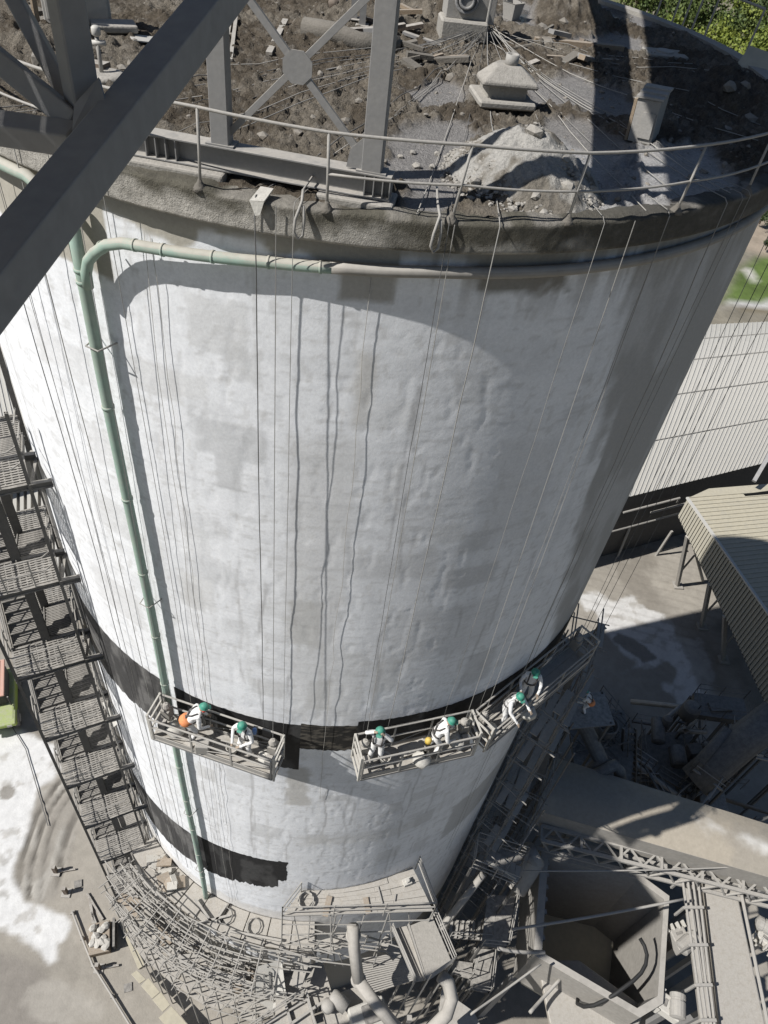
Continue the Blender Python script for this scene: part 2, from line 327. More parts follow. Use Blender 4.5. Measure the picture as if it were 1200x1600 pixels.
# ================================================================== the silo
silo = thing('cement_silo', (0, 0, G), 'huge round whitewashed concrete silo with two black painted bands and a muddy roof', 'silo')
WM = vcol('silo_plaster', rough=.9, scale=16, bump=.5, dist=.008, var=.09, scale2=60)
def wall_fields(T, Z):
    A = np.radians(T) * R
    n = fbm(A * .5, Z * .5, 1, 5); n2 = fbm(A * 2.2, Z * 1.1, 2, 5); e = fbm(A * 1.5, Z * 1.5, 7, 5) - .5; e2 = fbm(A * 5, Z * 5, 8, 4) - .5
    streak = fbm(A * 3.0, Z * .12, 11, 4); hor = fbm(A * .35, Z * 2.5, 12, 4)
    wgrey = np.array((.40, .395, .385)); beige = np.array((.40, .375, .32))
    c = np.zeros(T.shape + (3,)) + np.array((.82, .83, .845))
    c *= (1 - .035 * sst(.5, .72, n) - .045 * sst(.52, .75, n2) - .06 * sst(.55, .7, streak) - .06 * sst(.5, .7, hor))[..., None]
    # scuffs: short pale and dark trowel strokes
    sc = sst(.66, .74, fbm(A * 9, Z * 3.2, 41, 3)); c = mixc(c, (.50, .49, .47), sc * .35)
    sc = sst(.67, .73, fbm(A * 3.0, Z * 10, 42, 3)); c = mixc(c, (.46, .45, .43), sc * .30)
    def rect(t0, t1, z0, z1, col, k, s=.12, r=.22):
        nonlocal c
        a = np.minimum(np.minimum(A - math.radians(t0) * R, math.radians(t1) * R - A), np.minimum(Z - z0, z1 - Z)) + e * r * .8 + e2 * r * .8
        c = mixc(c, np.array(col), sst(-s, s, a) * k)
    g1 = (.57, .575, .58)
    # bare strip down the middle and lesser repairs
    rect(-5.6, 2.0, 20.6, 26.9, (.53, .52, .50), .38, .25, .35); rect(-5.2, -.6, 20.6, 22.3, (.46, .45, .42), .5, .1, .22); rect(1.2, 2.9, 27.3, 28.7, (.50, .48, .44), .6, .1, .25)
    rect(-4.8, 6.6, 17.2, 20.6, (.60, .595, .58), .4, .2, .35); rect(-2.0, 2.2, 17.8, 19.2, (.50, .49, .46), .4, .1, .22)
    rect(-16.8, -8.2, 26.1, 26.9, g1, .75, .05, .1); rect(-14.4, -11.2, 25.3, 26.15, g1, .75, .05, .1); rect(-17.5, -12.5, 26.5, 27.3, g1, .35, .08, .15)
    rect(-19, -13, 22.3, 23.1, g1, .5, .06, .15); rect(-20, -14, 23.8, 24.4, g1, .35, .06, .15); rect(-15, -11, 20.6, 21.2, g1, .4, .06, .2); rect(-9, -5, 18.2, 19, g1, .4, .1, .2)
    rect(-36, -28, 22.5, 23.6, (.62, .62, .62), .6, .06, .1); rect(-33, -28, 24.6, 25.6, (.66, .66, .66), .6, .06, .1); rect(-42, -30, 19, 20.4, (.64, .64, .64), .6, .06, .1); rect(-40, -30, 26.6, 27.4, (.66, .66, .66), .5, .06, .1)
    rect(16, 24, 22.6, 23.3, (.60, .60, .60), .8, .06, .15); rect(2, 14, 23.2, 24.0, (.58, .58, .58), .5, .1, .25); rect(8, 12, 18.7, 20, (.56, .56, .55), .5, .1, .25); rect(19, 27, 24, 26.8, (.62, .62, .62), .45, .2, .4)
    rect(10, 26, 20, 22, (.6, .6, .6), .4, .2, .5); rect(24, 30, 18, 19.6, (.52, .52, .52), .6, .1, .2)
    rg = np.random.default_rng(5)
    for _ in range(46):
        a_, z_ = rg.uniform(-55, 34), rg.uniform(2, 29); w_, h_ = rg.uniform(2, 7), rg.uniform(.3, 1.1); v_ = rg.uniform(.54, .68); rect(a_, a_ + w_, z_, z_ + h_, (v_, v_, v_ * .99), rg.uniform(.3, .75), .05, .14)
    for _ in range(30):
        a_, z_ = rg.uniform(-45, 34), rg.uniform(4, 29); w_, h_ = rg.uniform(.15, .6), rg.uniform(1.2, 5); v_ = rg.uniform(.55, .7); rect(a_, a_ + w_, z_, z_ + h_, (v_, v_, v_ * .98), rg.uniform(.25, .6), .06, .16)
    lift = np.abs(((Z + .12 * (fbm(A * .7, Z * 0, 81, 3) - .5)) / 1.95) % 1 - .5); c *= (1 - .10 * sst(.482, .495, lift) * sst(.42, .58, fbm(A * .9, np.floor(Z / 1.95) * 3.1, 82, 3)))[..., None]
    for q in range(26):
        a_ = math.radians(rg.uniform(-52, 36)) * R; z0_, z1_ = sorted(rg.uniform(1, 30, 2)); wz = a_ + .5 * (fbm(Z * .35, Z * 0 + q, 83, 4) - .5); m_ = sst(.055, .015, np.abs(A - wz)) * (Z > z0_) * (Z < z1_) * sst(.4, .55, fbm(Z * .8, Z * 0 + q * 7, 84, 3)); c = mixc(c, (.40, .395, .39), m_ * rg.uniform(.3, .7))
    # unpainted grey concrete on the lee side
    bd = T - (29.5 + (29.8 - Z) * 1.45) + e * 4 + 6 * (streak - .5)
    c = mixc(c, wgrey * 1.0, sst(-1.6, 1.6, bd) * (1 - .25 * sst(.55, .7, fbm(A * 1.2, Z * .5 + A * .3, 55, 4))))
    # unpainted beige concrete under the ring beam
    lim = np.where(T < -24.5, 28.95 - .02 * (T + 24), np.where(T < -14.5, 30.15, 30.22)); c = mixc(c, beige, sst(-.06, .06, Z - lim + e * .7) * (T < 4))
    rect(-1.2, 4.0, 29.62, 30.6, (.36, .34, .30), .85, .05, .12)
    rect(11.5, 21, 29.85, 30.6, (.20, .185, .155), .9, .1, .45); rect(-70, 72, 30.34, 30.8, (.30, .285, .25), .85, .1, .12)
    drip = sst(.50, .62, fbm(A * 6, Z * .25, 61, 3)) * sst(29.0, 30.4, Z) * (T > 5); c = mixc(c, (.24, .22, .19), drip * .55)
    # lower walls
    rect(-4.8, -.4, 11.8, 14.4, (.42, .40, .36), .7, .1, .25); rect(-2, 26, 8.5, 9.3, (.6, .59, .57), .5, .2, .5); rect(11, 15.5, 14.2, 14.9, (.36, .36, .36), .8, .06, .12); rect(36, 70, 5.2, 8.4, (.42, .415, .40), .7, .15, .3)
    rect(-80, 10, -2, .9, (.62, .59, .54), .6, .2, .5)
    relief = .004 * (fbm(A * 2.3, Z * 2.3, 71, 5) - .5) + .003 * (fbm(A * 9, Z * 8, 72, 4) - .5) + .006 * (fbm(A * 1.2, Z * .25, 73, 3) - .5) + .005 * (fbm(A * 3, Z * 9, 75, 3) - .5) - .006 * sst(.6, .7, fbm(A * 5, Z * 1.6, 74, 3))
    return c, relief
ts = np.degrees(np.arange(math.radians(-78) * R, math.radians(80) * R, .05) / R); zs = np.arange(-7, 30.72, .055)
T, Z = np.meshgrid(ts, zs); c, rel = wall_fields(T, Z)
rad = R + rel * (sst(80, 70, np.abs(T)) if False else 1); tr = np.radians(T)
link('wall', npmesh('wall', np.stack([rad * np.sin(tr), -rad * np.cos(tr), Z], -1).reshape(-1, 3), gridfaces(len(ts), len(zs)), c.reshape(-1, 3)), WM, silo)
b = M(); k = 96; t0, t1 = ts[-1], 360 + ts[0]
for i in range(k):
    a0, a1 = t0 + (t1 - t0) * i / k, t0 + (t1 - t0) * (i + 1) / k
    b.add([wp(a0, G), wp(a1, G), wp(a1, 30.7), wp(a0, 30.7)], [(0, 1, 2, 3)])
b.build('rear_wall', 'conc', silo, True)
b = M()
for i in range(100):
    a0, a1 = ts[0] + (ts[-1] - ts[0]) * i / 100, ts[0] + (ts[-1] - ts[0]) * (i + 1) / 100
    b.add([wp(a0, G, R - .01), wp(a1, G, R - .01), wp(a1, -6.9, R - .01), wp(a0, -6.9, R - .01)], [(0, 1, 2, 3)])
b.build('footing', 'conc', silo, True)
# painted bands: thin coats of paint, each its own skin on the wall
PM = vcol('band_paint', rough=.75, scale=7, bump=.5, dist=.01, var=.25, scale2=40)
def band(name, t0, t1, top, bot, colfn, rag=.06):
    ts = np.degrees(np.linspace(math.radians(t0) * R, math.radians(t1) * R, max(4, int(math.radians(t1 - t0) * R / .05))) / R); nz = 44; q = np.linspace(0, 1, nz)
    tp = np.array([top(t) for t in ts]) + rag * .5 * (fbm(ts * 1.3, ts * 0, 3, 3) - .5) * 2; bt = np.array([bot(t) for t in ts]) + rag * 2 * (fbm(ts * 1.7, ts * 0 + 5, 4, 4) - .5) * 2
    T, Q = np.meshgrid(ts, q); Z = bt[None, :] + (tp - bt)[None, :] * Q
    er = (fbm(Z * 3, Z * 0 + 2, 5, 3) - .5) * rag * 30; sq = sst(.9, 1, ((T - (t0 + t1) / 2) / ((t1 - t0) / 2))) * (t1 == -4.2); T = T + er * sq * .3
    _, rel = wall_fields(T, Z); rad = R + .006 + rel; tr = np.radians(T); A = tr * R
    link(name, npmesh(name, np.stack([rad * np.sin(tr), -rad * np.cos(tr), Z], -1).reshape(-1, 3), gridfaces(len(ts), nz), colfn(A, Z).reshape(-1, 3)), PM, silo)
def cgrey(A, Z): return mixc(np.zeros(A.shape + (3,)) + np.array((.055, .054, .054)), (.14, .137, .133), sst(.45, .66, fbm(A * 2.5, Z * .8, 3, 5)))
def cblack(A, Z): return mixc(np.zeros(A.shape + (3,)) + np.array((.016, .016, .017)), (.05, .05, .05), sst(.5, .68, fbm(A * 2.2, Z * .9, 5, 5)))
def cbrick(A, Z):
    m = sst(.5, .62, fbm(A * 6, Z * 14, 5, 3)); return mixc(np.zeros(A.shape + (3,)) + np.array((.022, .021, .020)), (.10, .09, .075), m)
band('painted_band', -78, -27.3, lambda t: 16.9, lambda t: 14.05 - max(0, -t - 34) * .02, cgrey)
band('painted_band', -26.2, -2.7, lambda t: 16.92, lambda t: 14.3, cblack, .04)
band('painted_band', -2.7, 7.0, lambda t: 17.0, lambda t: 15.62, cbrick, .05)
band('painted_band', 7.0, 70, lambda t: 17.22, lambda t: 15.7 - max(0, t - 25) * .01, cblack)
band('painted_band', -78, -29.4, lambda t: 5.95 - max(0, -t - 31) * .02, lambda t: 2.7 - max(0, -t - 31) * .03, cgrey)
band('painted_band', -28.6, -6.3, lambda t: 6.25 + (t + 28) * .02, lambda t: 2.75 + (t + 28) * .055, cblack, .12)
band('painted_band', -6.3, -4.2, lambda t: 6.75, lambda t: 4.7, cblack, .10)
# ring beam
RM = vcol('ring_beam_plaster', rough=.95, scale=14, bump=1.0, dist=.03, var=.22, scale2=60)
ts = np.degrees(np.arange(math.radians(-78) * RR, math.radians(80) * RR, .05) / RR)
prof = [(9.005, 30.56), (9.1, 30.56), (9.2, 30.56), (RR - .01, 30.565)] + [(RR, z) for z in np.arange(30.60, 30.97, .03)] + [(RR - .01, 30.99), (RR - .05, 31.0), (RR - .14, 31.005), (RR - .25, 31.0), (RR - .4, 30.98)]
pr_ = np.array(prof); T, K = np.meshgrid(ts, np.arange(len(prof))); RAD = pr_[K, 0]; Z = pr_[K, 1]; A = np.radians(T) * RR
hi = sst(30.9, 31.0, Z); RAD = RAD + (.015 * (fbm(A * 3, Z * 3, 3, 4) - .5) + .012 * (fbm(A * 11, Z * 5, 13, 3) - .5)) * (RAD > 9.1)
Z = Z + hi * .07 * (fbm(A * 2.2, RAD * 2, 5, 4) - .5) * 2 * (RAD < RR + .02)
lump = sst(.58, .72, fbm(A * 1.1, A * 0, 6, 3)) * (T > 15); Z = Z + hi * lump * .10; RAD = RAD + lump * .05 * (Z > 30.7)
moss = sst(.30, .62, fbm(A * 1.6, Z * 2.2, 15, 4) + (Z - 30.75) * .7 + np.clip((T - 2) * .022, -.34, .15) + .14 * sst(.19, .26, Z - 30.72))
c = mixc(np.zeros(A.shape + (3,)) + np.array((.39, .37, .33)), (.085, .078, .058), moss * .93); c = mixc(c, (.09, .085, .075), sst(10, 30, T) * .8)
c = mixc(c, (.30, .28, .25), sst(.55, .7, fbm(A * 1.9, Z * 2 + RAD, 16, 4)) * hi * .6); c *= (.8 + .4 * fbm(A * 8, Z * 3, 17, 3))[..., None]
link('ring_beam', npmesh('ring_beam', np.stack([RAD * np.sin(np.radians(T)), -RAD * np.cos(np.radians(T)), Z], -1).reshape(-1, 3), gridfaces(len(ts), len(prof)), c.reshape(-1, 3)), RM, silo)
b = M()
for i in range(90):
    a0, a1 = 80 + 202 * i / 90, 80 + 202 * (i + 1) / 90
    for (r0, z0), (r1, z1) in zip([(9.0, 30.56), (RR, 30.56), (RR, 31.05), (RR - .35, 31.05)], [(RR, 30.56), (RR, 31.05), (RR - .35, 31.05), (RR - .35, 30.8)]):
        b.add([wp(a0, z0, r0), wp(a1, z0, r0), wp(a1, z1, r1), wp(a0, z1, r1)], [(0, 1, 2, 3)])
b.build('rear_ring_beam', 'conc', silo, True)
# roof with mud, slurry and heaps
DM = vcol('roof_mud', rough=.95, scale=20, bump=1.0, dist=.08, var=.36, scale2=70, wet=True)
xs = np.arange(-9.0, 9.01, .045); ys = np.arange(-9.05, 9.01, .045); X, Y = np.meshgrid(xs, ys)
PR = lambda l: [(p.x, p.y) for p in atl(l, 30.95)]
e = fbm(X * 1.6, Y * 1.6, 2, 5) - .5; rough_ = fbm(X * 3.2, Y * 3.2, 3, 5); cl = fbm(X * 7.5, Y * 7.5, 4, 4)
PUD = [(PR([(625, 200), (700, 190), (745, 190), (730, 240), (705, 345), (640, 345), (620, 290), (600, 240)]), .9), (PR([(822, 130), (900, 120), (985, 148), (1000, 180), (960, 190), (890, 165), (830, 160)]), .8),
       (PR([(855, 215), (905, 215), (950, 260), (960, 330), (905, 335), (870, 270)]), .6), (PR([(1010, 240), (1110, 230), (1150, 290), (1060, 320), (1000, 290)]), .6), (PR([(845, 185), (930, 195), (985, 235), (960, 260), (900, 230), (850, 215)]), .6), (PR([(890, 60), (960, 50), (1010, 62), (1000, 78), (900, 80)]), .6), (PR([(640, 145), (700, 130), (735, 150), (700, 175), (650, 172)]), .5), (PR([(960, 30), (890, 0), (1000, 0), (1050, 40), (1000, 45)]), .7), (PR([(800, 0), (840, 15), (820, 45), (780, 30)]), .6)]
slurry = np.zeros(X.shape)
for p, k_ in PUD: slurry = np.maximum(slurry, sst(-.12, .12, polymask(X, Y, p, None) + e * .9))
H = .12 * (rough_ - .35) + .13 * (cl - .5) + .07 * sst(.52, .66, fbm(X * 11, Y * 11, 44, 3)) + .10 * (fbm(X * .8, Y * .8, 8, 3) - .5)
H += .05 * sst(.55, .75, fbm(X * 5, Y * 5, 9, 3))
def mound(px, py, r1, r2, h_, rot=0, ed=.35):
    global H
    p = at(px, py, 30.95); dx, dy = X - p.x, Y - p.y; ca, sa = math.cos(rot), math.sin(rot); u = (dx * ca + dy * sa) / r1; v = (-dx * sa + dy * ca) / r2
    d = np.hypot(u, v) + e * ed; m = np.clip(1 - d, 0, 1); H += h_ * (m ** .9) * (.8 + .5 * rough_); return m
mnd = [mound(1110, 150, 2.2, 1.2, .38, .5), mound(870, 28, 1.5, .8, .6), mound(1180, 170, 1.5, 1.0, .25, .6), mound(60, 80, 2.0, 1.4, .35), mound(930, 165, .9, .45, .16, -.5), mound(560, 30, 1.6, .7, .2), mound(690, 30, 1.2, .7, .35)]
H = H * (1 - .94 * slurry) - .03 * slurry
rr = np.hypot(X, Y); H = np.where(rr > 8.6, H * (1 - .75 * sst(8.6, 8.95, rr)), H); Zr = 30.97 + H
dry = sst(.40, .66, fbm(X * 1.1, Y * 1.1, 18, 5)); c = mixc(np.zeros(X.shape + (3,)) + np.array((.118, .097, .072)), (.24, .212, .172), dry * .8)
c = mixc(c, (.27, .245, .21), sst(.62, .74, fbm(X * 8, Y * 8, 19, 4)) * .5)
c = mixc(c, (.30, .285, .27), slurry); pale = sst(-.2, .2, polymask(X, Y, PR([(855, 215), (930, 240), (1100, 230), (1160, 300), (960, 345), (890, 330)]), None) + e * 1.0); c = mixc(c, (.50, .49, .48), pale * .85)
c = mixc(c, (.10, .088, .075), sst(.02, .3, mnd[0]) * .6)
c *= (.82 + .36 * fbm(X * 9, Y * 9, 23, 3))[..., None]
wetp = np.where(slurry > .5, .62, .95); wp_ = sst(.0, .1, polymask(X, Y, PR([(930, 12), (985, 12), (995, 36), (940, 40)]), None) + e * .3) + sst(.0, .1, polymask(X, Y, PR([(808, 10), (832, 20), (820, 40), (800, 30)]), None) + e * .3)
c = mixc(c, (.06, .06, .06), np.clip(wp_, 0, 1) * .8); wetp = np.where(wp_ > .5, .04, wetp)
F = gridfaces(len(xs), len(ys)); P = np.stack([X, Y, Zr], -1).reshape(-1, 3); keep = (np.hypot(P[F, 0], P[F, 1]).max(1) < 9.0)
link('roof', npmesh('roof', P, F[keep], np.concatenate([c, wetp[..., None]], -1).reshape(-1, 4)), DM, silo)
def roofz(x, y):
    i = min(max(int(round((x + 9.0) / .045)), 0), Zr.shape[1] - 1); j = min(max(int(round((y + 9.05) / .045)), 0), Zr.shape[0] - 1); return float(Zr[j, i])
def onroof(px, py, dz=0):
    p = at(px, py, 31.0); p = at(px, py, roofz(p.x, p.y)); p.z = roofz(p.x, p.y) + dz; return p
# gravel heap
gp = at(818, 275, 31.0); u = np.linspace(-1.6, 1.6, 130); X, Y = np.meshgrid(u, u)
d = np.hypot((X + .15 * Y) / 1.0, Y / 1.12) + .22 * (fbm(X * 2, Y * 2, 33, 4) - .5); hh = np.clip(1.18 - d, -.1, 1.2)
prof_ = np.clip(hh, 0, 1) ** .85; Z = 30.93 + .74 * prof_ + .13 * (fbm(X * 5, Y * 5, 34, 4) - .5) * sst(0, .15, hh) + .06 * (fbm(X * 15, Y * 15, 36, 2) - .5) * sst(0, .1, hh) - .1 * (hh < 0)
X += gp.x; Y += gp.y; ok = np.hypot(X, Y) < 9.12
c = mixc(np.zeros(X.shape + (3,)) + np.array((.40, .385, .355)), (.20, .18, .15), sst(.50, .64, fbm(X * 2.5, Y * 2.5, 35, 4) + (gp.y - Y) * .12 - .02)); F = gridfaces(130, 130)
keep = ok.reshape(-1)[F].all(1) & (hh.reshape(-1)[F].max(1) > -.05)
tag(link('gravel_heap', npmesh('gravel_heap', np.stack([X, Y, Z], -1).reshape(-1, 3), F[keep], c.reshape(-1, 3)), vcol('gravel', rough=.95, scale=26, bump=1, dist=.04, var=.3, scale2=80)), 'pale grey heap of gravel piled against the roof edge behind the railing', 'gravel heap')
def heapz(x, y):
    d = math.hypot((x - gp.x + .15 * (y - gp.y)), (y - gp.y) / 1.12); return 30.93 + .72 * max(0, 1.16 - d) ** .85
b = M(); bb2 = M()
for i in range(3900):
    a = random.random() * 6.28; q = random.random() ** .5
    if i < 1800: x, y = gp.x + 1.3 * q * math.cos(a), gp.y + 1.4 * q * math.sin(a); z = max(heapz(x, y), roofz(x, y)); r_ = random.choice((.012, .018, .025, .04)); bb2.rock((x, y, z), r_); continue
    else: x, y = 8.8 * q * math.cos(a), 8.8 * q * math.sin(a); z = roofz(x, y); r_ = random.choice((.010, .012, .014, .018, .022, .045))
    if math.hypot(x, y) > 9.0 or (i >= 1800 and polymask(np.array([x]), np.array([y]), PUD[0][0], .01)[0] > .5): continue
    b.rock((x, y, z), r_)
struct(b.build('loose_stones', 'clod'), 'stuff'); struct(bb2.build('gravel_stones', 'rock'), 'stuff')
# ================================================================== gallery truss close to the lens and the support frame on the roof edge
tr = thing('gallery_truss', near(143, 180, 4.3), 'dark grey steel truss with a big diagonal box beam and gusset close to the viewer', 'steel truss')
def facing(p, q, rot):          # up vector of a bar turned towards the lens by rot degrees
    d = (q - p).normalized(); f = (CAM - (p + q) / 2); f = (f - d * f.dot(d)).normalized(); return Matrix.Rotation(math.radians(rot), 3, d) @ f
def beam2(name, a, da, b_, db, w_, h_, rot, mat='dark'):
    p, q = near(a[0], a[1], da), near(b_[0], b_[1], db); bb = M(); bb.bar(p, q, w_, h_, facing(p, q, rot)); return bevel(bb.build(name, mat, tr), .012, 2)
def bevel(o, wd=.01, seg=1):
    md = o.modifiers.new('bevel', 'BEVEL'); md.width = wd; md.segments = seg; md.limit_method = 'ANGLE'; return o
big = beam2('diagonal_beam', (-90, 543), 3.3, (430, -112), 5.8, .222, .222, 44)
p = near(131, 168, 4.42); b = M(); b.bar(p - V((0, 0, .2)), p + V((0, 0, 2.2)), .16, .16, (.75, .65, 0)); bevel(b.build('column', 'dark', tr))
beam2('brace', (-60, 47), 4.6, (122, 195), 4.38, .13, .13, 12); beam2('brace', (2, -40), 4.9, (118, 172), 4.55, .10, .15, 10)
beam2('strut', (-80, 188), 4.5, (122, 219), 4.34, .15, .15, 38)
g = [near(x / 3, y / 3, dd) for x, y, dd in ((348, 488, 4.24), (462, 362, 4.24), (512, 548, 4.2), (356, 732, 4.16), (338, 610, 4.18))]
nrm = (g[1] - g[0]).cross(g[3] - g[0]).normalized(); nrm = nrm if nrm.dot(CAM - g[0]) < 0 else -nrm
b = M(); b.prism(g, .02, nrm); b.build('gusset_plate', 'dark', tr)
# floor of the gallery over the lens: planks with open joints; it shades the truss
dk = thing('gallery_floor', (-4, -16, 36.1), 'plank floor of the overhead gallery above the steel truss', 'gallery floor')
xx = -7.2
while xx < -.6:
    b = M(); wd = .24; b.box((xx, -16.4, 36.1), (wd, 8.2, .05)); b.build('plank', 'board', dk); xx += wd + (.05 if xx < -4.2 else .012)
fr = thing('gallery_support_frame', at(420, 250, 31.2), 'grey steel portal with crossed braces standing on the roof edge', 'support frame')
A, B = at(226, 207, 31.40), at(613, 277, 31.40); dv = (B - A).normalized(); nv_ = V((-dv.y, dv.x, 0)); up = V((0, 0, 1))
A = A + nv_ * .10; B = B + nv_ * .10
b = M(); b.ibeam(A - up * .16 - dv * 1.2, B - up * .16, .32, .26, .025); bevel(b.build('base_beam', 'steel', fr), .004)
def st(px):
    t = (px - 226) / (613 - 226); return A + (B - A) * t
for px_ in (226, 242, 258, 274, 572, 586, 600, 611):
    q = st(px_)
    for s in (-1, 1): b = M(); b.box(q - up * .16 + nv_ * (s * .068), (.014, .115, .265), Matrix.Rotation(math.atan2(dv.y, dv.x), 3, 'Z')); b.build('stiffener', 'steel', fr)
c1, c2 = st(345) - nv_ * .0, st(580)
rz = Matrix.Rotation(math.atan2(dv.y, dv.x), 3, 'Z')
for q, wd in ((c1, .24), (c2, .26)):
    b = M(); b.bar(q + up * .002, q + up * 7.6, wd, wd * .9, nv_); bevel(b.build('column', 'steel', fr), .008)
    b = M(); b.box(q + up * .012, (wd + .14, .25, .024), rz); b.build('base_plate', 'steel', fr)
h_ = 2.02
def facebar(name, p, q, wd, off): bb = M(); bb.bar(p + nv_ * off, q + nv_ * off, wd, .06, nv_); return bevel(bb.build(name, 'steel', fr), .004)
facebar('brace', c1 + dv * .1 + up * .15, c2 - dv * .12 + up * h_, .085, .035); facebar('brace', c1 + dv * .10 + up * h_, c2 - dv * .12 + up * .15, .085, -.035)
m_ = (c1 + c2) / 2 + up * (h_ / 2 + .07); oc = [m_ + dv * (.2 * math.cos(t)) + up * (.2 * math.sin(t)) - nv_ * .075 for t in [math.pi * (k + .5) / 4 for k in range(8)]]
b = M(); b.prism(oc, .014, nv_); b.build('gusset_plate', 'steel', fr)
oc = [c2 - dv * .13 + up * .02, c2 - dv * .34 + up * .02, c2 - dv * .30 + up * .25, c2 - dv * .13 + up * .42]
b = M(); b.prism([q - nv_ * .075 for q in oc], .014, nv_); b.build('gusset_plate', 'steel', fr)
for q, e in ((c1, 1), (c2, 1)):      # bottom chords and floor of the gallery over the roof
    pass
gd = V((.2, .98, 0)).normalized()
b = M(); b.ibeam(c2 + up * 3.7 - gd * .3, c2 + up * 3.7 + gd * 19, .34, .55, .03); b.build('bottom_chord', 'steel', fr)
b = M(); b.prism([c1 + up * 7.25 - gd * 1.5, c2 + up * 7.25 - gd * 1.5, c2 + up * 7.25 + gd * 19, c1 + up * 7.25 + gd * 19], .06); b.build('floor_plate', 'steel', fr)
for q in (c1, c2): b = M(); b.prism([q + up * 7.27 - gd * 1.5, q + up * 7.27 + gd * 19, q + up * 10.4 + gd * 19, q + up * 10.4 - gd * 1.5], .03, dv); b.build('side_sheet', 'steel', fr)
for nm, px_, L in (('left', 262, 1.35), ('right', 560, 1.05)):
    q = st(px_) - up * .32; b = M(); b.box(q - up * .13 + dv * (.12 if nm == 'left' else 0), (L, .52, .24), rz); b.box(q - up * .30 + dv * .1, (L + .1, .6, .12), rz)
    tag(bevel(b.build('concrete_pad', 'conc'), .03, 2), 'muddy concrete pad under the %s end of the steel base beam' % nm, 'concrete pad')
# railing
rl = thing('roof_railing', wp(0, ZT, 9.17), 'bent tube railing with two rails running along the front roof edge', 'railing')
pth = [-57, -46, -35, -24, -13.4, -2.7, 7.7, 18.3, 30.5, 41.8, 53, 64]; hz = []
for k, t in enumerate(pth):
    hh = .97 - .05 * (t > 15) + random.uniform(-.02, .02); ln = random.uniform(-.8, .8) + (1.4 if t > 0 else .2)
    p, q = wp(t, 30.9, 9.17), wp(t + ln * .35, ZT + hh, 9.17); hz.append(q); b = M(); b.tube([p, (p + q) / 2 + V((random.uniform(-.01, .01), 0, 0)), q], .020, 8); b.build('post', 'galv', rl, True)
    b = M(); b.lathe(wp(t, 30.97, 9.17), [(.11, 0), (.08, .05), (.04, .10), (.025, .14)], 9); b.build('mud_collar', 'mudc', rl, True)
def arcpts(lst, sub=5, sag=0):
    o = []
    for a, c_ in zip(lst[:-1], lst[1:]):
        ta, tb = ang(a), ang(c_); ra, rb = a.xy.length, c_.xy.length
        for k in range(sub): f = k / sub; o.append(wp(ta + (tb - ta) * f, a.z + (c_.z - a.z) * f - sag * math.sin(math.pi * f), ra + (rb - ra) * f))
    return o + [lst[-1]]
b = M(); b.tube(arcpts(hz), .022, 8); b.build('top_rail', 'galv', rl, True)
b = M(); b.tube(arcpts([V((q.x, q.y, q.z - .5)) * 1 if True else q for q in hz[5:]], 5, .01), .018, 8); b.build('mid_rail', 'galv', rl, True)
b = M(); b.tube(arcpts([V((q.x, q.y, q.z - .5)) for q in hz[:4]], 5, .01), .018, 8); b.build('mid_rail', 'galv', rl, True)
rl2 = thing('roof_railing', at(1110, 30, ZT), 'short leaning tube railing on the far right roof edge before the trees', 'railing')
tops = []
for x, y, xt, yt in ((1024, 27, 1033, -6), (1050, 34, 1061, 0), (1066, 40, 1079, 8), (1080, 48, 1092, 20), (1100, 58, 1119, 2), (1163, 88, 1190, 20)):
    p = at(x, y, ZT); q = V((p.x, p.y, ZT + 1.0)) + V((.04, -.02, 0)); tops.append(q); b = M(); b.tube([p, q], .025, 6); b.build('post', 'galv', rl2)
b = M(); b.tube(tops, .03, 6); b.build('top_rail', 'galv', rl2)

# ================================================================== things on the roof
def box3(o, name, c, size, mat, rz=0, bv=.01): b = M(); b.box(c, size, Matrix.Rotation(rz, 3, 'Z')); return bevel(b.build(name, mat, o), bv)
p = onroof(784, 168); hm = thing('roof_hatch', p, 'square dusty concrete hatch with a stub pipe on its overhanging lid', 'roof hatch')
q = p + V((0, .22, 0)); box3(hm, 'base_slab', q + V((0, 0, .04)), (1.05, .95, .12), 'conc', .15, .03); box3(hm, 'neck', q + V((0, .05, .2)), (.72, .62, .22), 'conc', .15)
b = M(); lid = [(-.50, -.40), (.52, -.42), (.55, .1), (.3, .45), (-.2, .5), (-.52, .1)]; rl_ = Matrix.Rotation(.12, 3, 'Z')
lo = [q + rl_ @ V((x, y, .31)) for x, y in lid]; mi = [q + rl_ @ V((x, y, .38)) for x, y in lid]; hi_ = [q + rl_ @ V((x * .45, y * .45 + .06, .58)) for x, y in lid]; n6 = 6
b.add(lo + mi + hi_, [tuple(range(5, -1, -1)), tuple(range(12, 18))] + [(i, (i + 1) % 6, (i + 1) % 6 + 6, i + 6) for i in range(6)] + [(i + 6, (i + 1) % 6 + 6, (i + 1) % 6 + 12, i + 12) for i in range(6)]); bevel(b.build('lid', 'rock', hm), .03, 2)
b = M(); b.lathe(q + V((.06, .06, .54)), [(.12, 0), (.12, .20), (.09, .20), (.09, .12)], 14); b.build('stub_pipe', 'galv', hm, True)
p = onroof(1003, 222); bx = thing('ventilator_box', p, 'small leaning sheet metal box with a stepped slanted top standing in mud', 'metal box')
Q = Matrix.Rotation(-.5, 3, 'Z') @ Matrix.Rotation(-.06, 3, 'Y'); c0 = p + V((.06, .26, .34)); b = M(); b.box(c0, (.40, .56, .68), Q); bevel(b.build('body', 'galv', bx), .008)
for k in range(3): b = M(); b.box(c0 + Q @ V((0, -.21 + k * .21, .37 + .03 * k)), (.46, .22, .035), Q); b.build('lid_strip', 'galv', bx)
b = M(); b.box(c0 + Q @ V((.06, -.30, -.05)), (.22, .03, .4), Q); b.build('door', 'galv', bx)
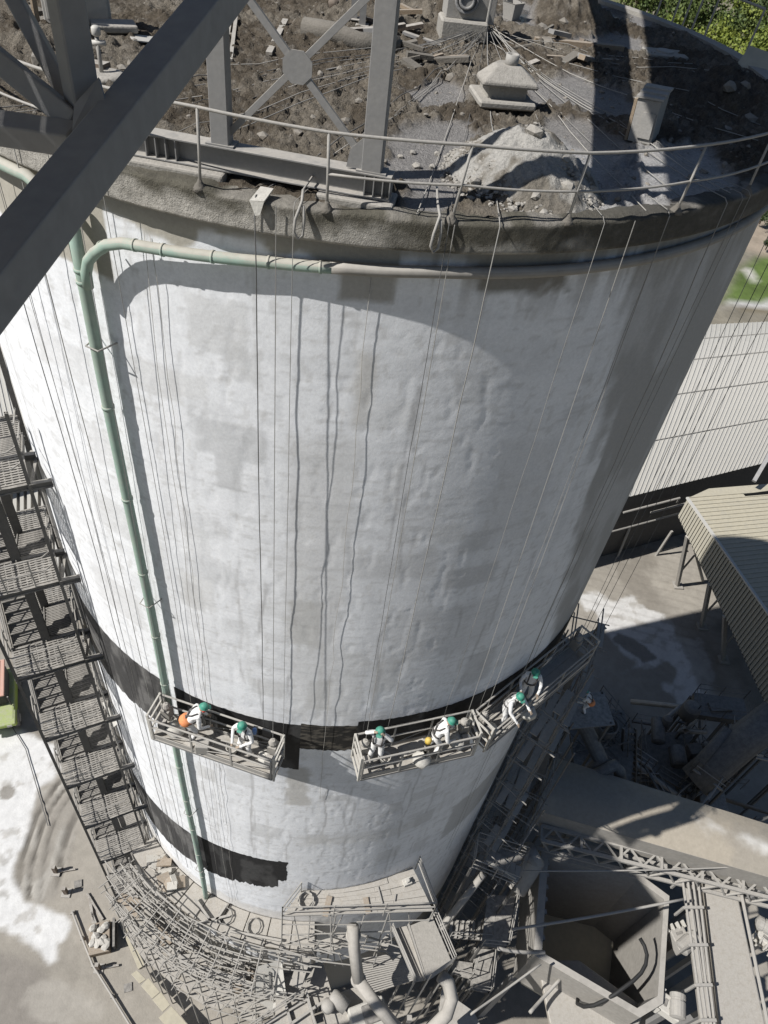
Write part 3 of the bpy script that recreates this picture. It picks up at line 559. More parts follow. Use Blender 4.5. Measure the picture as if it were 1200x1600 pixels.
for k in range(3): b = M(); b.box(c0 + Q @ V((-.24, -.18 + k * .2, -.02)), (.05, .12, .66), Q); b.build('mud_crust', 'wood', bx)
p = onroof(722, 68); mc = thing('filter_fan', p, 'grey machine housing with a round flanged port on a concrete plinth', 'fan housing')
q = p + V((-.02, .35, 0)); box3(mc, 'plinth', q + V((0, 0, .16)), (1.05, .7, .4), 'conc', .08, .04); box3(mc, 'housing', q + V((.03, .15, .85)), (.95, .6, 1.0), 'galv', .08, .02)
for r1, r0, dz in ((.27, .20, -.02), (.18, .12, -.05)): b = M(); b.lathe(q + V((0, -.16 + dz, .72)), [(r0, 0), (r1, 0), (r1, .05), (r0, .05), (r0, -.02)], 20, (0, -1, .1)); b.build('port_ring', 'steel', mc, True)
b = M(); b.lathe(q + V((0, -.17, .72)), [(.12, 0), (.12, .01)], 16, (0, -1, .1)); b.build('port_cover', 'black', mc)
box3(mc, 'side_duct', q + V((.55, .1, .55)), (.2, .4, .5), 'galv', .08); b = M(); b.tube([q + V((.5, -.2, .05)), q + V((.52, -.2, 1.2))], .03, 7); b.build('standpipe', 'galv', mc)
p = onroof(798, 30); bk = thing('steel_bucket', p, 'square grey sheet metal bin standing behind the machine on the roof', 'bin'); b = M()
b.lathe(p, [(.20, 0), (.28, .36), (.30, .37), (.27, .37), (.2, .05)], 4); b.build('body', 'galv', bk); b = M(); b.tube([p + V((-.2, 0, .37)), p + V((0, 0, .5)), p + V((.2, 0, .37))], .012, 5); b.build('handle', 'galv', bk)
def lying(name, a, b_, wd, h_, mat, label, cat, dz=.03, group=None):
    p, q = onroof(*a), onroof(*b_); zz = max(p.z, q.z) if False else 0; bb = M(); bb.bar(p + V((0, 0, dz)), q + V((0, 0, dz)), wd, h_); return tag(bb.build(name, mat), label, cat, group)
lying('loose_board', (349, 92), (362, 25), .10, .04, 'board', 'narrow pale board lying right behind the left grey column', 'board'); lying('loose_board', (360, 90), (369, 28), .07, .04, 'board', 'thin strip of board beside the pale board behind the grey column', 'board')
lying('loose_board', (420, 88), (446, 35), .12, .05, 'board', 'pale board lying in mud under the crossed braces', 'board', .06)
lying('timber_beam', (835, 65), (972, 82), .16, .12, 'wood', 'long dark timber lying half buried behind the grey puddle', 'timber', .04); lying('timber_beam', (850, 92), (965, 98), .10, .06, 'wood', 'thin timber lying in front of the long dark timber', 'timber', .03)
for pts, r_, lab, mt in (([(476, 56), (520, 62), (560, 68), (622, 76)], .20, 'thick mud covered pipe lying half buried behind the crossed braces', 'mudc'), ([(520, 14), (545, 10)], .12, 'short brown pipe piece lying near the far columns', 'rust')):
    b = M(); b.tube([onroof(*q, .06) for q in pts], r_, 12); tag(b.build('buried_pipe', mt, None, True), lab, 'pipe')
p = onroof(1040, 88); sl = thing('manhole_slab', p, 'flat grey slab with a round cover lying in the shaded mud', 'slab'); box3(sl, 'slab', p + V((0, .1, .08)), (.95, .62, .10), 'conc', .1, .02); b = M(); b.lathe(p + V((0, .14, .13)), [(.2, 0), (.2, .025), (.05, .03)], 16); b.build('cover', 'galv', sl)
p = onroof(160, 122); vs = thing('valve_standpipe', p, 'upright grey standpipe with a small hose valve beside a round base', 'standpipe')
b = M(); b.tube([p, p + V((.0, .02, .62))], .035, 8); b.build('pipe', 'galv', vs, True); b = M(); b.lathe(p + V((0, .02, .60)), [(.04, 0), (.075, .03), (.075, .12), (.045, .15)], 10); b.build('valve_body', 'sheet', vs, True)
b = M(); b.tube([p + V((-.12, .02, .50)), p + V((.13, .0, .52))], .04, 8); b.build('outlet', 'sheet', vs, True); b = M(); b.lathe(p + V((.08, -.05, 0)), [(.34, 0), (.34, .08), (.25, .11), (.1, .09)], 16); b.build('base_ring', 'conc', vs, True)
for (x, y), sz, rz_, lab in (((95, 50), (.55, .5, 1.2), .1, 'white sheet metal cabinet behind the wooden post'), ((148, 40), (.5, .45, .95), .3, 'grey electrical cabinet beside a pale slab on the roof')):
    p = onroof(x, y); cb = thing('metal_cabinet', p, lab, 'cabinet'); box3(cb, 'body', p + V((0, .25, sz[2] / 2)), sz, 'sheet', rz_); box3(cb, 'door', p + V((0, .25, sz[2] / 2)) + Matrix.Rotation(rz_, 3, 'Z') @ V((0, -sz[1] / 2 - .008, 0)), (sz[0] * .8, .015, sz[2] * .85), 'sheet', rz_)
p = onroof(180, 58); b = M(); b.box(p + V((0, 0, .07)), (.8, .5, .12), Matrix.Rotation(.4, 3, 'Z')); tag(bevel(b.build('concrete_slab', 'conc'), .03, 2), 'pale grey slab lying in front of the electrical cabinet', 'slab')
p = onroof(232, 75); b = M(); b.box(p + V((0, 0, .05)), (.62, .42, .02), Matrix.Rotation(.5, 3, 'Z') @ Matrix.Rotation(.12, 3, 'Y')); tag(b.build('metal_sheet', 'sheet'), 'pale loose metal sheet lying on mud beside the diagonal beam', 'sheet')
p = onroof(62, 55); b = M(); b.tube([p, p + V((.02, 0, 1.2))], .06, 8); tag(b.build('wooden_post', 'wood'), 'weathered wooden post standing at the upper left of the roof', 'post')
for x, y, lab in ((553, 28, 'short grey stub column standing behind the buried pipe'), (567, 24, 'second grey stub column right beside the first one')):
    p = onroof(x, y); q = thing('steel_stub', p, lab, 'column'); b = M(); b.ibeam(p, p + V((0, 0, 1.5)), .16, .14, .02, (0, 1, 0)); b.build('post', 'steel', q); box3(q, 'foot_plate', p + V((0, 0, .03)), (.3, .3, .03), 'steel')
p = onroof(1165, 105); b = M(); b.prism([p + V((-.25, 0, 0)), p + V((.5, -.3, 0)), p + V((.7, .1, .3)), p + V((.1, .45, .35))], .03); tag(b.build('metal_sheet', 'sheet2'), 'tilted dark sheet by the far right roof edge', 'sheet')
for k in range(34):
    x, y = random.choice(((600, 40), (640, 60), (670, 95), (650, 30), (690, 105), (830, 90), (900, 85), (860, 60), (30, 30), (130, 75))); x += random.uniform(-35, 35); y += random.uniform(-14, 14); p = onroof(x, y); b = M(); L = random.uniform(.3, 1.1)
    b.box(p + V((0, 0, .06)), (L, random.uniform(.05, .25), random.uniform(.03, .1)), Matrix.Rotation(random.uniform(-.9, .9), 3, 'Z') @ Matrix.Rotation(random.uniform(-.3, .3), 3, 'Y')); tag(b.build('debris_piece', random.choice(['mudc', 'wood', 'mudc', 'steel', 'rust'])), 'muddy scrap piece lying at the back of the silo roof', 'debris', 'scrap at the back of the silo roof')
RK = [(652, 262, .09), (645, 240, .07), (683, 242, .06), (625, 246, .06), (705, 128, .12), (675, 262, .07), (690, 275, .06), (820, 280, .14), (845, 260, .16), (780, 275, .10), (905, 300, .13), (850, 335, .08), (920, 315, .10), (410, 205, .09), (465, 210, .08), (490, 185, .07), (540, 190, .08), (500, 120, .09), (530, 100, .08), (560, 160, .07), (95, 100, .16), (60, 70, .2), (75, 95, .14), (190, 105, .14), (205, 100, .1), (865, 22, .22), (880, 38, .16), (850, 30, .14), (1140, 140, .16), (1160, 145, .14), (1110, 110, .12), (1120, 118, .1), (1180, 160, .15), (1150, 170, .12), (660, 225, .05), (740, 300, .09), (735, 315, .07), (715, 290, .06), (870, 300, .10), (880, 320, .12), (835, 320, .09), (800, 330, .08), (930, 130, .07), (940, 145, .07), (1080, 280, .08), (1100, 270, .07), (1130, 265, .08)]
for k, (x, y, r_) in enumerate(RK):
    p = onroof(x, y); d_ = math.hypot(p.x - gp.x, p.y - gp.y); p.z = max(p.z, heapz(p.x, p.y)) if d_ < 1.2 else p.z
    b = M(); b.rock(p + V((0, 0, r_ * .25)), r_); o = b.build('rock', 'rock' if 600 < x < 940 and y > 200 else 'clod'); rg_ = 'on the mud left of the diagonal beam' if x < 250 else 'on the mud behind the crossed braces' if x < 600 else 'on the grey slurry left of the gravel heap' if x < 705 and y > 200 else 'on or around the gravel heap' if 700 < x < 930 and y > 230 else 'on the far heaps behind the hatch' if y < 60 else 'on the dark mud to the right of the hatch'; tag(o, 'lump of grey stone lying ' + rg_, 'rock', 'stones lying ' + rg_)

# ================================================================== ropes
anc = onroof(757, 66, .35); rope_th = []
RP = [(35, 480), (58, 520), (70, 560), (105, 580), (148, 590), (190, 480), (403, 600), (452, 700), (650, 650), (735, 560), (895, 500), (960, 560), (1030, 560), (1075, 500), (1120, 420)]
ENDZ = {6: 16.9, 7: 16.9, 8: 17, 9: 17.2, 10: 17.2, 11: 16.5, 12: 16}
ordn = ['first', 'second', 'third', 'fourth', 'fifth', 'sixth', 'seventh', 'eighth', 'ninth', 'tenth', 'eleventh', 'twelfth', 'thirteenth', 'fourteenth', 'fifteenth', 'sixteenth', 'seventeenth', 'eighteenth', 'nineteenth', 'twentieth', 'last']
for k, q in enumerate(RP):
    t = ang(onwall(q[0], q[1], 9.28)); e = wp(t, 31.06, 9.22)
    pts = []
    for j in range(13):
        f = j / 12; p = anc.lerp(e, f); zz = max(roofz(p.x, p.y) if p.xy.length < 8.9 else 30.97, 30.95) + .03; p.z = max(zz, p.z - .30 * math.sin(math.pi * f)); pts.append(p)
    zz = 31.0; drift = random.uniform(-.25, .25)
    pts.append(wp(t, 31.0, 9.29)); bot = ENDZ.get(k, random.uniform(1.5, 4))
    for j in range(1, 15):
        f = j / 14; pts.append(wp(t + drift * f + random.uniform(-.05, .05), 31 + (bot - 31) * f, 9.29 - .18 * min(1, f * 3) * (k not in ENDZ) + random.uniform(-.02, .02)))
    b = M(); b.tube(pts, .0055 if k % 3 else .009, 5); tag(b.build('suspension_rope', 'rope' if k > 8 or k % 2 else 'drope', None, True), '%s rope from the left hanging down the white wall from the roof' % ordn[k], 'rope', 'ropes hanging down the silo wall')
for k, (t, r_, lab) in enumerate(((62, 9.5, 'nearest to the shaded silo edge'), (69, 9.8, 'in the middle of the three'), (74, 10.3, 'farthest right of the three'))):
    b = M(); b.tube([wp(t, 31, r_), wp(t - 1, 12, r_ + .1), wp(t - 2, -3, r_ + .2)], .008, 5); tag(b.build('suspension_rope', 'drope'), 'dark rope hanging before the ribbed roof, ' + lab, 'rope', 'ropes hanging beside the silo')
# long thin cable drops that wander along the wall
for k, (x, y, zb) in enumerate(((268, 620, 9), (560, 640, 12.5), (305, 1000, .5), (350, 1250, 1))):
    t = ang(onwall(x, y, 9.05)); pts = [wp(t + .5 * (random.random() - .5), z, 9.05 + .03 * random.random()) for z in np.linspace(30.1 if k not in (3, 5) else 16, zb, 26)]
    b = M(); b.tube(pts, .005, 5); tag(b.build('thin_cable', 'cable', None, True), 'thin wavering cable on the white wall, ' + ('running nearest to the green pipe', 'under the roof edge in the middle', 'crossing the black band by the first cradle', 'below the left cradle down to the base')[k], 'cable', 'thin cables on the silo wall')
# short ties fanning over the roof
for k, (x, y) in enumerate(((310, 232), (330, 195), (420, 150), (300, 150), (340, 105), (520, 250), (600, 195), (655, 355), (1020, 340), (1060, 310), (1130, 300), (1180, 230), (1190, 190), (1150, 130), (1080, 105))):
    e = onroof(x, y, .04) if at(x, y, 31).xy.length < 8.9 else wp(ang(at(x, y, 31)), 31.03, 9.1); s0 = anc + V((random.uniform(-.15, .15), random.uniform(-.1, .1), random.uniform(-.25, .1))); pts = []
    for j in range(9):
        f = j / 8; p = s0.lerp(e, f); zz = (roofz(p.x, p.y) if p.xy.length < 8.9 else 31.0) + .03; p.z = max(zz, p.z - .25 * math.sin(math.pi * f)); pts.append(p)
    b = M(); b.tube(pts, .008, 5); tag(b.build('guy_rope', 'cable' if k % 3 else 'rope', None, True), 'pale guy rope stretched from the machine ' + ('to the left over the mud' if x < 600 else 'to the right past the metal box'), 'rope', 'guy ropes fanned to the ' + ('left' if x < 600 else 'right'))
# hangers at the edge
for x, y, lab in ((466, 335, 'right of the folded pad'), (685, 352, 'beside the railing post below the gravel')):
    t = ang(at(x, y, 31)); h = thing('rope_hanger', wp(t, 31, 9.27), 'bent metal rope hook hanging over the edge ' + lab, 'hook'); b = M()
    b.tube([wp(t, 31.18, 9.10), wp(t + .1, 31.10, 9.27), wp(t - .3, 30.9, 9.36), wp(t - .4, 30.72, 9.36), wp(t - .1, 30.62, 9.34), wp(t + .3, 30.68, 9.33), wp(t + .35, 30.9, 9.31), wp(t + .2, 31.05, 9.27)], .02, 7); b.build('hook', 'galv', h, True)
    b = M(); b.tube([wp(t, 31.18, 9.1), wp(t + .4, 31.2, 8.6)], .016, 6); b.build('shank', 'galv', h)
t = ang(at(400, 322, 31)); b = M(); b.prism([wp(t - .7, 31.02, 9.3), wp(t + .5, 31.04, 9.3), wp(t + .9, 31.12, 9.05), wp(t - .2, 31.12, 9.05)], .02); b.add([wp(t - .7, 31.02, 9.305), wp(t + .5, 31.03, 9.305), wp(t + .2, 30.86, 9.33), wp(t - .2, 30.84, 9.33)], [(0, 1, 2, 3)])
tag(b.build('edge_pad', 'bag'), 'pale folded pad laid under a rope on the roof edge', 'pad')

# ================================================================== the green pipe
gpz = thing('green_pipe', wp(-27, 0, 9.2), 'long dusty green pipe running down the wall with a branch bending under the roof edge', 'pipe')
TP = -26.7; zv = np.linspace(30.3, -.5, 30); b = M(); b.tube([wp(TP + (.25 * math.sin(z * .4)), z, 9.24) for z in zv], .10, 14); b.build('vertical_run', 'pipe', gpz, True)
for z in (29.05, 29.25, 26.6, 24.3, 22.0, 19.6, 17.4, 12.5, 10, 7.6, 5.2, 2.8): b = M(); b.lathe(wp(TP + .25 * math.sin(z * .4), z, 9.24), [(.10, -.03), (.114, -.03), (.114, .03), (.10, .03)], 14); b.build('coupling', 'pipe', gpz, True)
zc = {-8.6: 30.17, -3: 30.22}
br = [wp(-26.2, 29.0, 9.27), wp(-26.0, 29.25, 9.29), wp(-25.3, 29.5, 9.31), wp(-24.3, 29.68, 9.31), wp(-22.9, 29.86, 9.30), wp(-21.2, 29.96, 9.28)] + [wp(t, 29.98 + .20 * (t + 20) / 20, 9.25 - .13 * min(1, (t + 19) / 11)) for t in np.linspace(-19, -2, 14)]
b = M(); b.tube(br, .085, 14); b.build('branch', 'pipe', gpz, True)
b = M(); b.tube([wp(t, 30.16 + .06 * min(1, (t + 2.2) / 9), 9.12 - .03 * max(0, t - 4) / 20) for t in np.linspace(-2.2, 66, 44)], .084, 12); b.build('grey_branch', 'duct', gpz, True)  # right part of the branch, plain grey instead of green
for t, z in ((-23.6, 29.78), (-19.9, 29.98)):
    b = M(); p = wp(t, z, 9.26); tg = V((math.cos(math.radians(t)), math.sin(math.radians(t)), .15 if t > -22 else .8)); b.lathe(p, [(.085, -.015), (.095, -.015), (.095, .015), (.085, .015)], 14, tg); b.build('coupling', 'pipe', gpz, True)
for t in (-17.2, -12.6, -7.6, -3): b = M(); b.lathe(wp(t, 29.98 + .20 * (t + 20) / 20, 9.25 - .13 * min(1, (t + 19) / 11)), [(.085, -.015), (.096, -.015), (.096, .015), (.085, .015)], 14, V((math.cos(math.radians(t)), math.sin(math.radians(t)), .06))); b.build('coupling', 'pipe', gpz, True)
for z in (27.9, 20.9, 14.2, 9.0, 3.5): b = M(); b.tube([wp(TP - 1.3, z, 9.0), wp(TP - .8, z, 9.37), wp(TP + .8, z, 9.37), wp(TP + 1.3, z, 9.0)], .016, 6); b.build('clamp', 'galv', gpz)
b = M(); b.tube([wp(t, 30.46, 9.26) for t in np.linspace(-50, -31.5, 12)] + [wp(-29, 30.3, 9.26), wp(-27.2, 30.0, 9.25)], .09, 12); tag(b.build('green_hose', 'pipe', None, True), 'green hose coming along the roof edge from the far left', 'hose')
# ================================================================== people
def person(label, foot, yaw, lean=0, head=(0, .1), L=((-.30, .12, 1.12), (-.25, .36, 1.05)), Rr=((.30, .12, 1.12), (.25, .36, 1.05)), knee=0, vest=False, muffs=False, group='workers in white coveralls', sc=1.0):
    """standing figure; hands given as elbow and wrist in body axes (x right, y ahead, z up)"""
    o = thing('person', foot, label, 'person', group); Q = Matrix.Rotation(yaw, 4, 'Z'); T = Matrix.Translation(foot) @ Q @ Matrix.Scale(sc, 4)
    pv = V((0, -.05 * bool(lean), .94 - knee * .25)); tl = Matrix.Rotation(-lean, 3, 'X')
    def ub(p): return pv + tl @ (V(p) - V((0, 0, .94)))
    pts = {}; E = []; rad = {}
    def add(n, p, r, par=None):
        pts[n] = V(p); rad[n] = r
        if par: E.append((par, n))
    add('pelvis', pv, (.155, .125)); add('waist', ub((0, .0, 1.10)), (.15, .12), 'pelvis'); add('chest', ub((0, 0, 1.33)), (.19, .135), 'waist'); add('neck', ub((0, .01, 1.49)), (.065, .065), 'chest')
    hd = ub((0, .03, 1.56)); hq = Matrix.Rotation(-head[1], 3, 'X'); hz_ = Matrix.Rotation(head[0], 3, 'Z')
    add('head', hd + hz_ @ (hq @ V((0, .01, .06))), (.082, .092), 'neck'); add('crown', hd + hz_ @ (hq @ V((0, .0, .17))), (.080, .09), 'head')
    add('nose', hd + hz_ @ (hq @ V((0, .115, .07))), (.014, .018), 'head')
    for s, nm in ((-1, 'l'), (1, 'r')):
        add('hip' + nm, pv + V((s * .095, 0, -.06)), (.10, .105), 'pelvis'); add('knee' + nm, V((s * .13, .06 + knee * .3 + s * .03, .49 - knee * .05)), (.072, .075), 'hip' + nm)
        add('ankle' + nm, V((s * .14, -.02 + s * .04, .09)), (.05, .055), 'knee' + nm); add('toe' + nm, V((s * .16, .17 + s * .04, .045)), (.042, .036), 'ankle' + nm)
        A_ = L if s < 0 else Rr; sh = ub((s * .185, 0, 1.42)); add('sh' + nm, sh, (.075, .075), 'chest'); el, wr = ub(A_[0]), ub(A_[1])
        add('el' + nm, el, (.055, .055), 'sh' + nm); add('wr' + nm, wr, (.034, .036), 'el' + nm); d = (wr - el).normalized(); x = d.cross(V((0, 0, 1))); x = x.normalized() if x.length > .05 else V((1, 0, 0)); u = x.cross(d)
        add('pa' + nm, wr + d * .075, (.040, .022), 'wr' + nm)
        for k in range(4):
            f0 = wr + d * .11 + x * ((k - 1.5) * .022); ln = (.035, .042, .04, .03)[k]; add('f%d' % k + nm, f0 + d * ln * .7, (.011, .011), 'pa' + nm); add('g%d' % k + nm, f0 + d * ln - u * ln * .9, (.009, .009), 'f%d' % k + nm)
        add('th' + nm, wr + d * .05 - x * (s * .052) - u * .02, (.013, .013), 'wr' + nm)
    nm = list(pts); ix = {n: i for i, n in enumerate(nm)}; me = bpy.data.meshes.new('body'); me.from_pydata([pts[n] for n in nm], [(ix[a], ix[c_]) for a, c_ in E], []); me.update()
    ob = bpy.data.objects.new('body', me); COL.objects.link(ob); ob.modifiers.new('skin', 'SKIN'); sub = ob.modifiers.new('sub', 'SUBSURF'); sub.levels = sub.render_levels = 2
    for n in nm: ob.data.skin_vertices[0].data[ix[n]].radius = rad[n]; ob.data.skin_vertices[0].data[ix[n]].use_root = (n == 'pelvis')
    ev = ob.evaluated_get(bpy.context.evaluated_depsgraph_get()); m2 = bpy.data.meshes.new_from_object(ev); bpy.data.objects.remove(ob); m2.name = 'body'
    mats = ['white', 'skin', 'glove', 'boot']; m2.materials.clear()
    for m_ in mats: m2.materials.append(MT[m_])
    P = np.array([list(pts[n]) for n in nm])
    for pl in m2.polygons:
        c_ = np.array(pl.center); j = nm[int(np.argmin(((P - c_)**2).sum(1)))]
        pl.material_index = 1 if j in ('head', 'crown', 'nose') else 2 if j[:2] in ('pa', 'th') or (j[0] in 'fg' and j[1].isdigit()) else 3 if j[:3] in ('toe',) or (j[:3] == 'ank' and c_[2] < .12) else 0
        pl.use_smooth = True
    from mathutils import noise as mn
    for v_ in m2.vertices: nz_ = mn.noise(v_.co * 9 + V((foot[0], 0, 0))) * .012 + mn.noise(v_.co * 22) * .006; v_.co += v_.normal * (nz_ if v_.co.z > .1 and v_.co.z < 1.45 and abs(v_.co.x) < .3 else 0)
    m2.transform(T); link('body', m2, None, o)
    def part(name, b_, mat, sm=True): me_ = bpy.data.meshes.new(name); me_.from_pydata(b_.v, [], b_.f); me_.transform(T); me_.update(); me_.polygons.foreach_set('use_smooth', [sm] * len(me_.polygons)); return link(name, me_, mat, o)
    ha = hz_ @ (hq @ V((0, 0, 1))); hf = hz_ @ (hq @ V((0, 1, 0))); hc = hd + hz_ @ (hq @ V((0, .0, .12)))
    b = M(); b.lathe(hc, [(.128, .0), (.130, .010), (.108, .018), (.106, .05), (.09, .09), (.06, .118), (.02, .128)], 16, ha); hp = part('helmet', b, 'helmet')
    b = M(); b.prism([hc + hf * .13 - hf.cross(ha) * .08 + ha * .01, hc + hf * .19 - hf.cross(ha) * .05, hc + hf * .19 + hf.cross(ha) * .05, hc + hf * .13 + hf.cross(ha) * .08 + ha * .01], .012, ha); part('visor', b, 'helmet', False)
    b = M(); b.lathe(hd + hz_ @ (hq @ V((0, .09, .02))), [(.045, -.01), (.05, .02), (.03, .05)], 10, hf); part('dust_mask', b, 'bag')
    b = M()
    for s in (-1, 1): b.tube([ub((s * .12, -.09, 1.48)), ub((s * .10, -.155, 1.3)), ub((-s * .05, -.14, 1.05))], .022, 5); b.tube([ub((s * .11, .02, 1.52)), ub((s * .12, .14, 1.35)), ub((s * .11, .135, 1.05))], .022, 5)
    b.tube([ub((.165 * math.cos(t), .14 * math.sin(t), 1.02)) for t in np.linspace(0, 6.283, 13)], .03, 5); part('harness', b, 'strap')
    if muffs:
        for s in (-1, 1): b = M(); b.lathe(hc + hf.cross(ha) * (s * .10) - ha * .03, [(.045, -.02), (.05, .0), (.04, .03)], 10, hf.cross(ha) * s); part('ear_muff', b, 'red')
    if vest:
        b = M(); b.lathe(ub((0, -.03, .86)), [(.17, 0), (.19, .06), (.185, .16), (.165, .22)], 12, tl @ V((0, 0, 1))); part('hip_bag', b, 'orange')
    return o
FZ = 15.95
def stand(px, py, rad=9.75, z=FZ): q = onwall(px, py, rad); return wp(ang(q), z, rad)
def yawto(t): return math.radians(t)     # 0 faces the wall straight ahead (+y)

# ================================================================== cradles
def cradle(label, pa, pb, zf, key):
    a, b_ = onwall(*pa, 10.1), onwall(*pb, 10.1); a.z = b_.z = zf; d = (b_ - a).normalized(); n = V((-d.y, d.x, 0)); L = (b_ - a).length; wdt = .72; u = V((0, 0, 1))
    o = thing('suspended_cradle', (a + b_) / 2, label, 'cradle', 'suspended work cradles'); Q = Matrix.Rotation(math.atan2(d.y, d.x), 3, 'Z'); cpt = lambda s, w_, h_: a + d * s + n * w_ + u * h_
    for k in range(3): bb = M(); bb.box(cpt(L / 2, .12 + k * .24, -.03), (L, .232, .04), Q); bb.build('floor_plank', 'board', o)
    for w_, hs, nm in ((0, (.55, .95), 'front'), (wdt, (.55, 1.05), 'rear')):
        for h_ in hs: bb = M(); bb.tube([cpt(0, w_, h_), cpt(L, w_, h_)], .028, 7); bb.build('rail', 'galv', o)
        bb = M(); bb.box(cpt(L / 2, w_, .06), (L, .025, .17), Q); bb.build('toe_board', 'galv', o); bb = M(); bb.bar(cpt(0, w_, -.10), cpt(L, w_, -.10), .05, .08); bb.build('side_beam', 'steel', o)
        m_ = 3
        for k in range(m_ + 1): bb = M(); bb.bar(cpt(.03 + (L - .06) * k / m_, w_, -.1), cpt(.03 + (L - .06) * k / m_, w_, hs[1]), .045, .045, d); bb.build('post', 'galv', o)
        for k in range(m_): bb = M(); bb.tube([cpt(L * k / m_, w_, .05), cpt(L * (k + 1) / m_, w_, .55)], .012, 5); bb.build('brace', 'galv', o)
    for s in (0, L):
        e_ = thing if False else None
        bb = M(); sg = -1 if s == 0 else 1
        for w_ in (.02, wdt - .02): bb.bar(cpt(s + sg * .04, w_, -.18), cpt(s + sg * .04, w_, 1.12), .05, .06, d)
        for h_ in (-.1, .35, .75, 1.1): bb.bar(cpt(s + sg * .04, 0, h_), cpt(s + sg * .04, wdt, h_), .04, .05)
        ef = bb.build('end_frame', 'bag', o); bb = M(); bb.box(cpt(s - sg * .2, wdt - .18, .55), (.24, .26, .42), Q); bb.lathe(cpt(s - sg * .2, wdt - .18, .78), [(.11, 0), (.12, .1), (.06, .2)], 10); bb.build('hoist', 'duct', o); bb = M(); bb.box(cpt(s - sg * .2, .25, .35), (.16, .22, .3), Q); bb.build('control_box', 'steel', o)
        bb = M(); bb.tube([cpt(s - sg * .2, wdt - .18, .98), wp(ang(cpt(s - sg * .2, wdt - .18, 0)), 31, 9.3)], .007, 5); bb.build('hoist_rope', 'rope', o)
        bb = M(); bb.lathe(cpt(s + sg * .02, .06, .3), [(.02, -.6), (.024, .6)], 6); bb.build('edge_batten', 'wood', o)
    return cpt, L
c1f, L1 = cradle('left cradle with two workers, hanging over the green pipe at the black band', (239, 1152), (425, 1206), FZ, 0)
c2f, L2 = cradle('middle cradle with two workers, hanging in front of the brick textured band', (563, 1215), (743, 1165), FZ + .25, 1)
c3f, L3 = cradle('right cradle with two workers, reaching past the shaded silo edge', (768, 1153), (905, 1060), FZ + .15, 2)
def clutter(fn, s, w_, kind, label):
    p = fn(s, w_, 0)
    if kind == 'bucket':
        o = thing('bucket', p, label, 'bucket'); b = M(); b.lathe(p, [(.12, 0), (.155, .3), (.165, .31), (.14, .31), (.13, .06)], 12); b.build('body', 'bag', o, True); b = M(); b.lathe(p + V((0, 0, .06)), [(.13, 0), (.13, .18)], 12); b.build('mortar', 'duct', o); return o
    if kind == 'bag':
        b = M(); b.lathe(p, [(.22, 0), (.27, .1), (.24, .25), (.12, .36), (.08, .40), (.10, .44)], 9)
        b.v = [(x + random.uniform(-.05, .05), y + random.uniform(-.05, .05), z + random.uniform(-.03, .03)) for x, y, z in b.v]; return tag(b.build('bag', 'bag', None, True), label, 'bag')
    if kind == 'board':
        b = M(); q = fn(s + .7, w_ - .05, .33); b.bar(fn(s, w_, .05), q, .34, .03); return tag(b.build('board', 'board'), label, 'board')
clutter(c1f, L1 - .3, .42, 'bag', 'pale cloth bundle at the right end of the left cradle'); clutter(c1f, 1.55, .22, 'bucket', 'pale bucket in the middle of the left cradle beside a steel box'); clutter(c1f, .5, .35, 'bag', 'grey sack by the left end frame of the left cradle'); clutter(c1f, 2.2, .3, 'bucket', 'mortar bucket before the standing worker on the left cradle'); clutter(c1f, .9, .2, 'board', 'dusty board leaning inside the left cradle below the bending worker')
clutter(c2f, 1.75, .12, 'bag', 'crumpled white sheet hung over the front rail of the middle cradle'); clutter(c2f, L2 - .35, .4, 'bag', 'white sack at the right end of the middle cradle'); clutter(c2f, .75, .3, 'bucket', 'mortar bucket beside the left worker on the middle cradle'); clutter(c2f, 1.2, .45, 'board', 'pale board on the floor of the middle cradle')
clutter(c3f, .35, .35, 'bag', 'white sack at the near end of the right cradle'); clutter(c3f, 1.7, .0, 'bag', 'white bag hanging outside the front rail of the right cradle')
b = M(); p = c2f(1.95, .35, .5); b.lathe(p, [(.09, 0), (.1, .12), (.05, .2)], 10); tag(b.build('tool_case', 'yellow', None, True), 'yellow tool case held beside the right worker on the middle cradle', 'tool case')
b = M(); b.box(c1f(1.45, .10, .25), (.36, .3, .4)); tag(bevel(b.build('steel_box', 'galv'), .02), 'dusty steel box standing in the middle of the left cradle', 'box')
pp = c1f(.95, .36, 0); person('worker with red ear muffs and orange hip bag bending over in the left cradle', pp, yawto(-75), .75, (0, .35), ((-.28, .22, 1.15), (-.18, .48, 1.2)), ((.28, .25, 1.12), (.2, .5, 1.2)), .25, True, True)
pp = c1f(2.55, .38, 0); person('worker in green helmet standing at the right end of the left cradle', pp, yawto(150), .12, (.2, .2), ((-.32, .1, 1.15), (-.10, .32, 1.05)), ((.34, .05, 1.15), (.18, .34, 1.0)))
b = M(); b.tube([pp + V((-.6, -.1, .9)), pp + V((.15, -.3, 1.0))], .02, 6); tag(b.build('spray_lance', 'galv'), 'pale lance held by the standing worker on the left cradle', 'tool'); b = M(); b.lathe(pp + V((.26, .05, 1.1)), [(.05, 0), (.06, .2), (.03, .26)], 8); tag(b.build('blue_bottle', 'blue', None, True), 'blue bottle at the side of the standing worker on the left cradle', 'bottle')
pp = c2f(.50, .40, 0); person('worker raising both hands to his green helmet in the middle cradle', pp, yawto(165), .05, (0, .15), ((-.36, .10, 1.46), (-.16, .12, 1.66)), ((.36, .10, 1.46), (.16, .12, 1.66)))
pp = c2f(2.15, .34, 0); person('worker turned right and stooping with a yellow case in the middle cradle', pp, yawto(-80), .45, (-.2, .3), ((-.25, .25, 1.2), (-.2, .5, 1.15)), ((.3, .2, 1.12), (.2, .48, 1.1)), .2)
